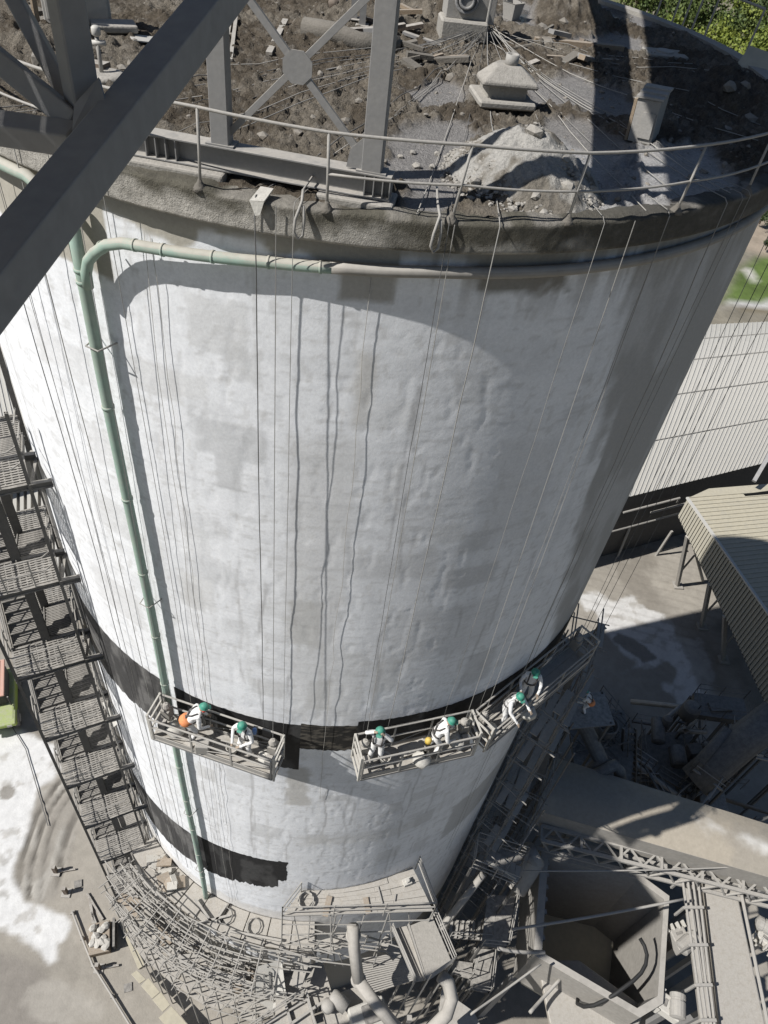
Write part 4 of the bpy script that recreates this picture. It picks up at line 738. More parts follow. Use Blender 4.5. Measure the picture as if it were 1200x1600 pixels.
pp = c3f(.95, .30, 0); person('worker with orange collar leaning over the front rail of the right cradle', pp, yawto(-135), .3, (-.3, .3), ((-.3, .2, 1.25), (-.25, .5, 1.2)), ((.3, .2, 1.2), (.28, .52, 1.1)))
pp = c3f(1.95, .40, 0); person('shaded worker in green helmet at the far end of the right cradle', pp, yawto(170), .15, (0, .2))

# ================================================================== stair tower
E1 = V((.897, .442, 0)).normalized(); E2 = V((-E1.y, E1.x, 0)); SO = V((-8.98, -7.03, 0)); SWD = 1.95; DEP = 5.0
stt = thing('stair_tower', SO + V((0, 0, G)), 'dusty steel stair tower with grated landings zigzagging up beside the silo', 'stair tower')
sp = lambda a, c_, z: SO + E1 * a + E2 * c_ + V((0, 0, z)); QS = Matrix.Rotation(math.atan2(E1.y, E1.x), 3, 'Z')
LZ = [-12.3, -8.4, -4.36, 0, 3.86, 7.6, 11.25, 15.0, 18.8, 22.4]
me_tr = None
def tread_mesh(w_):
    b = M()
    for k in range(4): b.box((0, -.09 + .06 * k, 0), (w_, .035, .03))
    b.box((0, -.125, -.02), (w_, .012, .07)); me = bpy.data.meshes.new('tread'); me.from_pydata(b.v, [], b.f); me.update(); return me
TM = tread_mesh(.88)
def inst(name, me, mat, par, M4): o = link(name, me, mat, par); o.matrix_basis = M4; return o
def grate(a0, a1, d0, d1, z, name='landing_grating'):
    b = M(); k = int((d1 - d0) / .085)
    for i in range(k + 1): dd = d0 + (d1 - d0) * i / k; b.bar(sp(a0, dd, z), sp(a1, dd, z), .05, .03)
    for i in range(int((a1 - a0) / .16) + 1): aa = a0 + .16 * i; b.bar(sp(aa, d0, z - .012), sp(aa, d1, z - .012), .035, .03)
    return b.build(name, 'stair', stt)
for a, c_ in ((0, 0), (SWD, 0), (0, DEP), (SWD, DEP), (1.0, 1.15), (1.0, 3.9)):
    b = M(); sz_ = .24 if a == 1.0 else .08 if c_ == 0 else .14; b.ibeam(sp(a, c_, G), sp(a, c_, 24.5), sz_, sz_, .015, E2); b.build('column', 'stair', stt)
for i, z in enumerate(LZ):
    for a0, a1 in ((.03, .66), (.68, 1.28), (1.30, 1.92)): grate(a0, a1, .06, 1.05, z)
    zr_ = z + 1.92
    if i < len(LZ) - 1:
        for a0, a1 in ((.03, .96), (.99, 1.92)): grate(a0, a1, 3.95, 4.95, zr_)
    for c_ in (0, 1.1): b = M(); b.ibeam(sp(-.05, c_, z - .10), sp(SWD + .06, c_, z - .10), .18, .09, .015); b.build('landing_beam', 'stair', stt)
    for a in (0, SWD): b = M(); b.bar(sp(a, 0, z - .1), sp(a, DEP, z - .1 + 0), .05, .15) if False else b.bar(sp(a, 0, z - .09), sp(a, 1.1, z - .09), .05, .16); b.build('landing_beam', 'stair', stt)
    b = M(); b.ibeam(sp(-.05, 3.92, zr_ - .1), sp(SWD + .05, 3.92, zr_ - .1), .16, .08, .015); b.build('landing_beam', 'stair', stt)
    zn = LZ[i + 1] if i + 1 < len(LZ) else None
    if zn:
        for a, zA, zB in ((.50, z, zr_), (1.46, zn, zr_)):      # outer flight climbs to the rear, inner flight comes back to the front
            nst = 10
            for k in range(nst):
                f = (k + .5) / nst; c_ = 1.12 + 2.8 * f; zz = zA + (zB - zA) * f
                inst('tread', TM, 'stair', stt, Matrix.Translation(sp(a, c_, zz)) @ QS.to_4x4() @ (Matrix.Identity(4) if zB > zA else Matrix.Rotation(math.pi, 4, 'Z')))
            b = M(); b.prism([sp(a - .45, 1.12, zA - .13), sp(a + .45, 1.12, zA - .13), sp(a + .45, 3.92, zB - .13), sp(a - .45, 3.92, zB - .13)], .012); b.build('flight_plate', 'stair', stt)
            for s in (-.49, .49): b = M(); b.bar(sp(a + s, 1.05, zA - .04), sp(a + s, 3.95, zB - .04), .03, .22); b.build('stringer', 'stair', stt)
            for hh in (.95, .5): b = M(); b.tube([sp(a + (-.5 if a < 1 else .5), 1.05, zA + hh), sp(a + (-.5 if a < 1 else .5), 3.95, zB + hh)], .02, 6); b.build('handrail', 'galv', stt)
    for hh in (1.05, .55):
        b = M(); b.tube([sp(-.04, 1.1, z + hh), sp(-.04, .18, z + hh), sp(-.02, .05, z + hh), sp(.12, -.04, z + hh), sp(SWD - .25, -.04, z + hh), sp(SWD - .05, .1, z + hh), sp(SWD, .5, z + hh)], .022, 6); b.build('handrail', 'galv', stt, True)
    for a, c_ in ((-.04, .12), (.65, -.04), (1.35, -.04), (1.95, .04), (-.04, 1.05)): b = M(); b.bar(sp(a, c_, z), sp(a, c_, z + 1.05), .035, .035, E1); b.build('baluster', 'galv', stt)
    # ties to the wall
    p, q = sp(SWD, .0, z - .12), sp(SWD, 1.1, z - .12)
    for s0 in (p, q):
        t = ang(s0 + E1 * .6); e_ = wp(t, z - .12, 9.02); b = M(); b.ibeam(s0, e_, .2, .12, .02); b.build('wall_tie', 'stair', stt)
    b = M(); b.bar(sp(SWD, 0, z - .2), wp(ang(q + E1 * .6), z - .2, 9.03), .07, .07); b.build('wall_tie', 'stair', stt)
    if i % 2 and i < 7: b = M(); b.prism([sp(SWD + .1, 1.2, z + .9), sp(SWD + .75, 1.5, z + .9), sp(SWD + .6, 2.7, z + .9), sp(SWD - .05, 2.4, z + .9)], .03); b.build('side_panel', 'black' if i != 5 else 'sheet', stt)
    if z < 12: b = M(); b.tube([sp(SWD + .15, .2, z), sp(SWD + .12, .9, z + 4.0)], .03, 6); b.tube([sp(SWD + .35, .4, z), sp(SWD + .3, 1.2, z + 4)], .022, 6); b.build('conduit', 'galv', stt)
b = M(); b.tube([sp(SWD + .2, 1.6, G), sp(SWD + .2, 1.6, 22)], .06, 8); b.tube([sp(SWD + .3, 2.2, G), sp(SWD + .3, 2.2, 22)], .04, 8); b.build('riser_pipe', 'galv', stt)
# ================================================================== foot of the silo: service deck, scaffolding, platform
def arcpoly(t0, t1, r0, r1, z, k=14): return [wp(t0 + (t1 - t0) * i / k, z, r0) for i in range(k + 1)] + [wp(t1 + (t0 - t1) * i / k, z, r1) for i in range(k + 1)]
sdk = thing('service_deck', wp(-25, 0, 10), 'dusty curved concrete ledge at the foot of the silo behind the scaffold tubes', 'ledge')
for i in range(9):
    a0 = -50 + i * 6.0; b = M(); b.prism(arcpoly(a0 + .1, a0 + 5.9, 9.03, 10.15 + random.uniform(-.05, .05), .02 + random.uniform(-.02, .02), 4), .3); bevel(b.build('deck_slab', 'board', sdk), .015)
b = M()
for t in np.arange(-50, 5, 6): b.bar(wp(t, -.4, 9.0), wp(t, -.4, 10.1), .18, .2); b.bar(wp(t, -.4, 10.0), wp(t, G, 10.0), .2, .2)
b.build('deck_beam', 'steel', sdk)
acc = thing('access_scaffold', wp(-26, -3, 11.6), 'tangled dusty tube scaffold wrapped round the lower left foot of the silo', 'scaffold')
for i, t in enumerate(np.arange(-46, -3, 4.2)):
    for r_ in (10.45, 11.7):
        b = M(); b.tube([wp(t + random.uniform(-.6, .6), G, r_), wp(t + random.uniform(-.6, .6), 1.0 + random.uniform(-.6, .7), r_)], .03, 6); b.build('standard', 'galv', acc)
    for z in (-6.4, -4.2, -2.0, -.2, .8): b = M(); b.tube([wp(t, z, 10.25), wp(t + random.uniform(-.5, .5), z + random.uniform(-.08, .08), 11.95)], .026, 6); b.build('transom', 'galv', acc)
    b = M(); b.tube([wp(t, -6, 11.8), wp(t + 4.2, -2, 11.75)], .026, 6); b.build('brace', 'galv', acc); b = M(); b.tube([wp(t, -2.1, 11.8), wp(t + 4.2, .7, 11.8)], .026, 6); b.build('brace', 'galv', acc); b = M(); b.tube([wp(t, -2.1, 10.5), wp(t + 2.2, -.3, 11.8)], .026, 6); b.build('brace', 'galv', acc)
for r_, zz in ((10.45, (-4.1, -1.9, .0, .5, 1.0)), (10.8, (.15, -1.8, .6)), (11.75, (-6.3, -4.1, -2.0, -1.5, -.9, -.3, .3))):
    for z in zz:
        t0 = -48 + random.uniform(0, 4); segs = 5
        for k in range(segs): a0 = t0 + k * 9.2; b = M(); b.tube([wp(a0 - .4, z + random.uniform(-.08, .08), r_ + random.uniform(-.06, .06)), wp(a0 + 9.7, z + random.uniform(-.08, .08), r_ + random.uniform(-.06, .06))], .026, 6); b.build('ledger', 'galv', acc)
for lv, z in enumerate((-6.3, -4.15, -2.0)):
    for i in range(11):
        a0 = -46 + i * 4.2
        for k, r_ in enumerate((10.6, 10.85, 11.1, 11.35, 11.6)):
            if random.random() < .25: continue
            b = M(); p, q = wp(a0 + random.uniform(-.4, .4), z + .05 + random.uniform(0, .06), r_ + random.uniform(-.06, .06)), wp(a0 + 4.3, z + .05 + random.uniform(0, .06), r_ + random.uniform(-.06, .06)); b.bar(p, q, .25, .04); b.build('board', 'board', acc)
for i in range(70):      # poles stacked loosely on the scaffold
    t = random.uniform(-46, -8); r_ = random.uniform(10.4, 11.7); z = random.choice((-1.9, -1.8, -1.65, -.1, .1, -1.75)); L = random.uniform(4, 13) * .5; dr = random.uniform(-.15, .15)
    b = M(); b.tube([wp(t - L, z, r_), wp(t + L, z + random.uniform(-.05, .4), min(11.9, max(10.35, r_ + dr)))], .027, 6)
    tag(b.build('scaffold_pole', 'galv'), 'dusty loose tube lying lengthways in the tangled scaffold', 'pole', 'loose poles on the access scaffold')
for i in range(20):
    t = random.uniform(-46, -8); r_ = random.uniform(10.5, 11.6); b = M(); Q = Matrix.Rotation(math.radians(t) + random.uniform(-.7, .7), 3, 'Z') @ Matrix.Rotation(random.uniform(-.2, .2), 3, 'X')
    b.box(wp(t, -1.75 + random.uniform(0, .15), r_), (random.uniform(.4, 1.2), random.uniform(.15, .4), random.uniform(.04, .16)), Q); tag(b.build('scrap_board', random.choice(['board', 'board', 'wood', 'galv'])), 'small scrap piece lying among the tubes of the tangled scaffold', 'scrap', 'scrap on the access scaffold')
# sheets of debris close to the wall, and coils on the ledge
for i in range(16):
    t = random.uniform(-46, -33); r_ = random.uniform(9.3, 9.95); b = M(); b.box(wp(t, .12 + random.uniform(0, .35), r_), (random.uniform(.3, .8), random.uniform(.2, .5), .06), Matrix.Rotation(random.random() * 3, 3, 'Z') @ Matrix.Rotation(random.uniform(-.5, .5), 3, 'X')); tag(b.build('broken_board', random.choice(['board', 'wood', 'bag'])), 'broken dusty piece heaped on the ledge beside the green pipe', 'debris', 'broken pieces heaped by the pipe')
for k, (px, py, lab) in enumerate(((352, 1432, 'left rope coil lying on the ledge'), (396, 1448, 'right rope coil lying on the ledge'))):
    p = at(px, py, .12); b = M(); b.tube([p + V((.33 * math.cos(t * .7) * (1 - t * .004), .33 * math.sin(t * .7), .002 * t)) for t in range(36)], .02, 5); tag(b.build('rope_coil', 'rope'), lab + ' near the white wall', 'coil')
for k, (a, c_) in enumerate((((305, 1405), (330, 1440)), ((355, 1412), (335, 1442)), ((360, 1455), (440, 1470)), ((300, 1445), (360, 1430)))):
    b = M(); b.bar(at(*a, .2), at(*c_, .2), .09, .08); tag(b.build('steel_channel', 'steel'), 'short steel length lying on the ledge, ' + ['nearest the pipe foot', 'propped beside the first coil', 'below the right coil', 'crossing under the left coil'][k], 'steel length')
# timber platform at the wall
ZP = 4.0; plt = thing('work_platform', wp(14, ZP, 10), 'pale timber platform on scaffold legs pressed against the foot of the silo', 'platform')
oa, ob_ = at(441, 1432, ZP), at(677, 1424, ZP); rows = 6
inn = [wp(t, ZP, 9.04) for t in np.linspace(-.5, 28.5, 9)]; out_ = [oa.lerp(ob_, f) for f in np.linspace(0, 1, 9)]
for r_ in range(rows):
    for k0, k1 in ((0, 3), (3, 6), (6, 8)):
        sh = (r_ % 2); k0_, k1_ = max(0, k0 - sh * (k0 > 0)), (k1 - sh if k1 < 8 else 8); g_ = .004
        f0, f1 = r_ / rows + g_, (r_ + 1) / rows - g_; up_ = random.uniform(-.012, .03)
        pl = [inn[k].lerp(out_[k], f0) for k in range(k0_, k1_ + 1)] + [inn[k].lerp(out_[k], f1) for k in range(k1_, k0_ - 1, -1)]
        pl[0] += (pl[1] - pl[0]).normalized() * .012; b = M(); b.prism([p + V((0, 0, up_)) for p in pl], .05); b.build('plank', 'board', plt)
def railrow(o, pts, hs, post=1.0, closed=False, r_=.026, mat='galv'):
    for h in hs:
        b = M(); b.tube([p + V((0, 0, h)) for p in pts], r_, 6); b.build('rail', mat, o)
    for a, c_ in zip(pts[:-1], pts[1:]):
        n_ = max(1, int((c_ - a).length / post))
        for k in range(n_ + 1): p = a.lerp(c_, k / n_); b = M(); b.tube([p + V((0, 0, -.3)), p + V((0, 0, max(hs) + .05))], r_ * .95, 6); b.build('post', mat, o)
i0, i1 = wp(-.5, ZP, 9.1), wp(29.5, ZP, 9.1)
railrow(plt, [i1, ob_], (.5, .8, 1.05)); railrow(plt, [oa, ob_], (.1, .55, 1.05), 1.9); railrow(plt, [i0, oa], (.5, 1.05))
for p in (oa, ob_, oa.lerp(ob_, .35), oa.lerp(ob_, .7)): b = M(); b.tube([p, V((p.x, p.y, G))], .03, 6); b.build('leg', 'galv', plt)
for z in (3.0, 1.6, .2):
    for f in (0, .5): b = M(); b.tube([oa.lerp(ob_, f) + V((0, 0, z - ZP)), oa.lerp(ob_, f + .5) + V((0, 0, z - ZP - random.uniform(0, .5)))], .027, 6); b.build('ledger', 'galv', plt)
for k in range(7): p = oa.lerp(ob_, .05 + k * .13); b = M(); b.tube([p + V((0, .5, -.1)), p + V((random.uniform(-.6, .6), random.uniform(-.7, .1), -2.6))], .024, 6); b.build('brace', 'galv', plt)
p = at(478, 1408, ZP + .06); b = M(); b.tube([p + V((.3 * math.cos(t * .6), .3 * math.sin(t * .6), .004 * t)) for t in range(40)], .022, 5); tag(b.build('rope_coil', 'cable'), 'coiled rope on the left corner of the timber platform', 'coil')
p = at(636, 1378, ZP + .1); b = M(); b.box(p, (.32, .26, .2), Matrix.Rotation(.4, 3, 'Z')); b.lathe(p + V((0, 0, .1)), [(.1, 0), (.08, .12)], 8); tag(b.build('tool_box', 'bag'), 'small pale box on the right half of the timber platform', 'box')
for k, (a, c_, w_) in enumerate((((515, 1400), (508, 1432), .22), ((571, 1402), (576, 1428), .2), ((590, 1385), (597, 1412), .06), ((618, 1397), (616, 1408), .06))):
    b = M(); b.bar(at(*a, ZP + .08), at(*c_, ZP + .08), w_, .03); tag(b.build('loose_board', 'wood' if k < 2 else 'galv'), ['brown board laid across the left half of the timber platform', 'brown patch board in the middle of the timber platform', 'short stick lying right of the middle on the timber platform', 'tiny stick lying near the box on the timber platform'][k], 'board')
# the lower landing with its trough
ZL = 2.7; lnd = thing('side_landing', at(665, 1480, ZL), 'speckled grey landing with tube rails below the right corner of the timber platform', 'landing')
q = atl([(641, 1446), (676, 1432), (707, 1505), (668, 1533)], ZL); b = M(); b.prism(q, .08); bevel(b.build('deck', 'conc', lnd), .01); q2 = atl([(613, 1452), (637, 1446), (664, 1532), (648, 1534)], ZL - .25)
b = M(); b.prism(q2, .05); b.build('trough_floor', 'board', lnd)
for a, c_ in ((q2[0], q2[3]), (q2[1], q2[2])): b = M(); b.bar(a + V((0, 0, .12)), c_ + V((0, 0, .12)), .05, .3); b.build('trough_side', 'galv', lnd)
railrow(lnd, [q[1], q[2], q[3]], (.35, .7, 1.0), 1.2); railrow(lnd, [q2[0] + V((-.05, 0, 0)), q2[3] + V((-.05, 0, 0))], (.4, .7), 1.4)
for p in (q[1], q[2], q[3], q2[3]): b = M(); b.tube([p, V((p.x, p.y, G))], .035, 6); b.build('leg', 'galv', lnd)
# machine floor at the bottom of the frame
ZF = -1.2; mf = thing('machine_floor', at(590, 1570, ZF), 'tan dusty steel floor full of pipes below the timber platform', 'floor')
for k, pl in enumerate(([(432, 1522), (505, 1505), (520, 1555), (455, 1600), (430, 1590)], [(508, 1560), (560, 1540), (600, 1560), (640, 1640), (520, 1640), (505, 1590)], [(350, 1640), (480, 1562), (500, 1640)], [(690, 1545), (740, 1580), (770, 1640), (680, 1640)])):
    b = M(); b.prism(atl(pl, ZF - .02 * k), .12); bevel(b.build('floor_plate', 'board', mf), .01)
gp_ = atl([(556, 1500), (625, 1490), (648, 1530), (600, 1560), (566, 1540)], ZF + .05)
for k in range(16):
    f = k / 15; a, c_ = gp_[0].lerp(gp_[4].lerp(gp_[3], .5), f), gp_[1].lerp(gp_[2], f); b = M(); b.bar(a, c_, .06, .05); b.build('grating_bar', 'galv', mf)
for a, c_ in (((432, 1522), (455, 1600)), ((432, 1522), (505, 1505)), ((520, 1555), (455, 1600)), ((350, 1640), (480, 1562)), ((480, 1560), (505, 1640))): b = M(); b.bar(at(*a, ZF + .1), at(*c_, ZF + .1), .1, .22); b.build('kerb_beam', 'galv', mf)
railrow(mf, atl([(340, 1640), (475, 1555)], ZF), (.5, 1.0), 1.5); railrow(mf, atl([(478, 1556), (500, 1640)], ZF), (.5, 1.0), 1.5)
for x, y in ((435, 1525), (500, 1510), (560, 1545), (640, 1590), (700, 1560), (480, 1590)): p = at(x, y, ZF - .1); b = M(); b.bar(p, V((p.x, p.y, G)), .2, .2); b.build('leg', 'steel', mf)
dp = thing('dust_pipe', at(555, 1500, 1), 'thick grey dust pipe bending down from the timber platform', 'pipe')
for nm, pts, r_ in (('upper_run', [at(551, 1446, 2.6), at(553, 1480, 2.0), at(560, 1532, 1.0)], .24), ('lower_run', [at(560, 1532, .98), at(588, 1570, .6), at(625, 1612, .2)], .25)): b = M(); b.tube(pts, r_, 14); b.build(nm, 'duct', dp, True)
for q_ in ((552, 1462, 2.3), (560, 1531, 1.0)): b = M(); b.lathe(at(*q_), [(.25, -.06), (.31, -.06), (.31, .06), (.25, .06)], 14, (.1, -.2, 1)); b.build('flange', 'duct', dp, True)
b = M(); b.tube([at(688, 1524, 1.6), at(700, 1535, 1.5), at(706, 1560, 1.2), at(698, 1585, .9), at(672, 1612, .6)], .27, 14); tag(b.build('bent_duct', 'duct', None, True), 'fat grey duct curving below the side landing', 'duct')
p = at(575, 1590, ZF + .3); mb = thing('gear_box', p, 'white machine box with a round motor at the bottom edge beside the dust pipe', 'machine'); box3(mb, 'casing', p, (1.5, 1.0, .9), 'bag', .35, .05); b = M(); b.lathe(p + V((-.9, .3, .1)), [(.3, 0), (.3, .7), (.22, .8)], 14, (-.8, .5, .1)); b.build('motor', 'galv', mb, True); box3(mb, 'top_cover', p + V((.2, .1, .5)), (.9, .7, .14), 'black', .35, .03)
p = at(512, 1574, ZF + .2); b = M(); b.lathe(p, [(.25, 0), (.28, .1), (.28, .4), (.15, .5)], 14); tag(b.build('small_drum', 'galv', None, True), 'small round drum standing on the tan machine floor', 'drum')
for k, (x, y) in enumerate(((452, 1500), (470, 1492), (486, 1480), (500, 1470), (518, 1460), (530, 1490), (596, 1470), (575, 1462))):
    b = M(); a = at(x, y, 1.5); b.tube([a, a + V((random.uniform(-.5, .5), random.uniform(-.5, .5), -2.6))], .03, 6); b.tube([a + V((-.9, .3, -.4)), a + V((.9, -.1, -.5))], .028, 6); b.tube([a + V((-.9, .0, -1.2)), a + V((.9, -.1, -1.3))], .028, 6); tag(b.build('tube_bundle', 'galv'), 'crossed tubes propped under the front of the timber platform', 'tubes', 'tube frames under the platform')
for k, (x, y, L) in enumerate(((520, 1475, 1.2), (470, 1515, 1.3), (610, 1480, .9), (450, 1478, 1.0))):
    b = M(); b.box(at(x, y, -.2), (L, .5, .12), Matrix.Rotation(.3 + k, 3, 'Z')); tag(b.build('stacked_plate', 'duct'), ['flat plate under the middle of the timber platform', 'flat plate by the tan machine floor corner', 'flat plate left of the trough', 'flat plate at the left end under the platform'][k], 'plate')
sdr = thing('white_sheet_hopper', at(430, 1530, -2), 'white weathered sheet curving down below the scaffold at the bottom', 'sheet')
b = M(); q = [at(402, 1510, .2), at(440, 1500, .6), at(448, 1560, -.9), at(425, 1580, -2.2), at(398, 1560, -1.6)]; b.prism(q, .06); b.build('sheet', 'sheet', sdr)
for k in range(2): b = M(); b.bar(at(412 + k * 9, 1520, .2), at(414 + k * 9, 1548, -.8), .07, .08); b.build('rib', 'steel', sdr)

# ================================================================== yard on the left
tk = thing('dump_truck', at(-12, 1110, G), 'lime green vehicle with a faded salmon roof parked at the left edge of the yard', 'truck')
t0_ = at(33, 1143, G); ux = (at(33, 1060, G) - t0_); ux.z = 0; ux.normalize(); wx = V((-ux.y, ux.x, 0)); QT = Matrix((wx, ux, V((0, 0, 1)))).transposed(); tp = lambda a, c_, z: V((t0_.x, t0_.y, G)) + wx * a + ux * c_ + V((0, 0, z))
b = M(); b.box(tp(1.15, 2.2, 1.05), (2.2, 4.2, .9), QT); bevel(b.build('body', 'lime', tk), .15, 3)
b = M(); b.box(tp(1.15, .35, 1.3), (2.3, 1.1, .35), QT); bevel(b.build('bumper', 'lime', tk), .1, 3)
b = M(); b.box(tp(1.25, 2.6, 2.0), (1.7, 2.4, 1.1), QT); bevel(b.build('cab', 'black', tk), .12, 2); b = M(); b.box(tp(1.3, 2.75, 2.65), (1.75, 2.9, .14), QT); bevel(b.build('roof', 'salmon', tk), .06, 3)
for k in range(3): b = M(); b.box(tp(.75 + k * .55, 2.75, 2.74), (.04, 2.7, .05), QT); b.build('roof_rib', 'salmon', tk)
for a in (.12, 2.2):
    for c_ in (.75, 3.6):
        w_ = M(); w_.lathe(tp(a, c_, .55), [(.3, -.16), (.52, -.18), (.56, -.1), (.56, .1), (.52, .18), (.3, .16)], 20, wx); o = w_.build('wheel', 'tyre', tk, True); b = M(); b.lathe(tp(a, c_, .55), [(.28, -.2), (.28, .2)], 14, wx); b.build('rim', 'galv', o)
for a in (.4, 1.9): b = M(); b.box(tp(a, -.20, 1.3), (.3, .06, .2), QT); b.build('headlight', 'bag', tk)
b = M(); b.tube([tp(.25, 1.2, 1.6), tp(.25, 1.2, 2.6)], .05, 7); b.build('exhaust', 'black', tk)
for k, (a, c_, w_, h_, lab, mt) in enumerate((((190, 1435), (222, 1511), .42, .12, 'long pale board lying alone beside the scaffold on the yard', 'sheet2'), ((140, 1402), (147, 1449), .16, .1, 'left of three thin dark bars lying by the box in the yard', 'rust'), ((136, 1396), (161, 1437), .12, .1, 'right slanting bar of the three by the box in the yard', 'rust'), ((143, 1425), (153, 1450), .12, .1, 'shortest of the three bars by the box in the yard', 'galv'), ((88, 1363), (118, 1358), .1, .1, 'short bar lying by a dark foot near the wheel tracks', 'rust'), ((152, 1514), (186, 1508), .12, .12, 'short dark bar at right angles to the yard rail', 'rust'))):
    b = M(); b.bar(at(*a, G + h_ / 2 + .08), at(*c_, G + h_ / 2 + .08), w_, h_); tag(bevel(b.build('loose_board' if k == 0 else 'steel_bar', mt), .01), lab, 'board' if k == 0 else 'bar')
for k, pl in enumerate(([(205, 1522), (214, 1516), (228, 1530), (218, 1537)], [(220, 1540), (232, 1528), (250, 1550), (238, 1560)], [(238, 1562), (252, 1550), (266, 1570), (254, 1581)], [(248, 1590), (268, 1572), (310, 1620), (290, 1640)])):
    b = M(); b.prism(atl(pl, G + 1.0 + .06 * k), .08); tag(bevel(b.build('pale_panel', 'sheet2'), .01), ['smallest pale panel at the upper end of the row by the scaffold', 'second pale panel of the row by the scaffold', 'third pale panel of the row by the scaffold', 'largest pale panel at the lower end of the row'][k], 'panel')
p = at(156, 1475, G); pc = thing('sack_crate', p, 'open crate heaped with pale sacks standing on the yard', 'crate'); Qc = Matrix.Rotation(.25, 3, 'Z'); b = M(); b.box(p + V((0, .2, .25)), (1.1, 1.6, .5), Qc); bevel(b.build('crate', 'wood', pc), .02)
for k in range(12): b = M(); b.rock(p + V((0, .2, .55)) + Qc @ V((random.uniform(-.38, .38), random.uniform(-.6, .6), random.uniform(-.02, .12))), .24, .5); b.build('sack', 'bag', pc)
b = M(); b.box(p + V((.75, .45, .4)), (.12, 1.5, .7), Qc); b.build('end_board', 'black', pc)
for k, (x, y, lab) in enumerate(((88, 1363, 'dark stub post at the edge of the wheel tracks'), (155, 1514, 'dark stub post beside the long yard rail'), (104, 1396, 'dark stub post above the three bars'))):
    p = at(x, y, G); q = thing('stub_post', p, lab, 'post'); b = M(); b.bar(p, p + V((0, 0, .9)), .2, .2, (0, 1, 0)); b.build('post', 'rust', q); b = M(); b.box(p + V((0, 0, .05)), (.5, .5, .1)); b.build('foot', 'steel', q)
yr = thing('yard_rail', at(160, 1510, G), 'long low pale pipe running across the yard towards the bottom edge', 'pipe'); b = M(); pts = atl([(113, 1425), (128, 1465), (145, 1508), (175, 1556), (205, 1605), (225, 1640)], G + .25); b.tube(pts, .06, 7); b.build('pipe', 'galv', yr, True)
for q in pts[:-1]: b = M(); b.box(V((q.x, q.y, G + .1)), (.2, .2, .25)); b.build('sleeper', 'conc', yr)
for x, y, lab in ((200, 1543, 'small dark square drain in the yard'), (122, 1381, 'small dark cover lying above the crate')): b = M(); b.box(at(x, y, G + .08), (.42, .42, .06), Matrix.Rotation(.3, 3, 'Z')); tag(b.build('drain_cover', 'black'), lab, 'drain cover')
b = M(); b.tube([at(0, 1000, G + .15) - V((3, 0, 0)), at(40, 1170, G + .15), at(75, 1290, G + .15)], .03, 5); tag(b.build('ground_cable', 'drope'), 'thin dark cable lying across the white powder on the left', 'cable')
# pale sheds behind the stairs
sh = thing('ribbed_shed', at(10, 640, -6), 'pale ribbed shed roof behind the stair tower at the far left', 'shed')
qa, qb, qc, qd = at(-160, 420, -6), at(40, 480, -6), at(98, 700, -6), at(-120, 760, -6); n_ = 26
for k in range(n_):
    f0, f1 = k / n_, (k + 1) / n_; p0, p1, p2, p3 = qa.lerp(qb, f0), qa.lerp(qb, f1 - .002), qd.lerp(qc, f1 - .002), qd.lerp(qc, f0); b = M(); b.prism([p0, p1, p2, p3], .05); b.bar(p0 + V((0, 0, .03)), p3 + V((0, 0, .03)), .07, .07); b.build('roof_panel', 'sheet', sh)
b = M()
for a, c_ in ((qb, qc), (qc, qd)): b.prism([a, c_, V((c_.x, c_.y, G)), V((a.x, a.y, G))], .1, (1, 0, 0))
b.build('wall', 'duct', sh)
sl_ = thing('ribbed_wall_shed', at(95, 880, -9), 'low shed with broad pale and dark ribs between the stairs and the silo', 'shed')
a0, a1, b0, b1 = at(20, 715, -9), at(150, 690, -9), at(20, 930, -9), at(150, 930, -9)
for k in range(12):
    f0, f1 = k / 12, (k + .52) / 12; b = M(); b.prism([a0.lerp(a1, f0), a0.lerp(a1, f1), b0.lerp(b1, f1), b0.lerp(b1, f0)], .5); b.build('pale_rib', 'sheet', sl_)
b = M(); b.prism([a0 - V((0, 0, .4)), a1 - V((0, 0, .4)), b1 - V((0, 0, .4)), b0 - V((0, 0, .4))], .4); b.build('roof', 'steel', sl_)
# ================================================================== scaffold at the shaded side of the silo
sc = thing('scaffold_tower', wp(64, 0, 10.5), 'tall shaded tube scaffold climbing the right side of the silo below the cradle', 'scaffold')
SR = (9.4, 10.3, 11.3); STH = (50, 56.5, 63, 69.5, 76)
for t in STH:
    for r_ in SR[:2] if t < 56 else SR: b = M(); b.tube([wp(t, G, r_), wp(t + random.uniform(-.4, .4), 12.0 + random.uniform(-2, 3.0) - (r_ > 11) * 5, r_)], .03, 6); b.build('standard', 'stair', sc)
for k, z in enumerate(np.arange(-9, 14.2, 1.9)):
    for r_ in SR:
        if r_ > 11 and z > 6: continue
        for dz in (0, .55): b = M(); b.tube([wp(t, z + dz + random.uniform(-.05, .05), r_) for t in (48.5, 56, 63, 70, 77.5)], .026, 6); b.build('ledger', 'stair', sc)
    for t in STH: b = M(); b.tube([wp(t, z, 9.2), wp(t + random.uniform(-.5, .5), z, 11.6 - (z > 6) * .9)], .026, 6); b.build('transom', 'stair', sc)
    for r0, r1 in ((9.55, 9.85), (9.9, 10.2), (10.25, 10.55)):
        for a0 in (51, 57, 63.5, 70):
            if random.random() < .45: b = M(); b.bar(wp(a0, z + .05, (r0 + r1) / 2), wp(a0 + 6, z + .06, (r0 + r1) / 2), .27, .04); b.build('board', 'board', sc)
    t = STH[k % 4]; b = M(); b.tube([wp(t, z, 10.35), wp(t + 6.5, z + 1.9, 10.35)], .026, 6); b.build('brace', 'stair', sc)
    if z < 8: b = M(); b.tube([wp(t + 6.5, z, 11.35), wp(t, z + 1.9, 11.35)], .026, 6); b.build('brace', 'stair', sc)
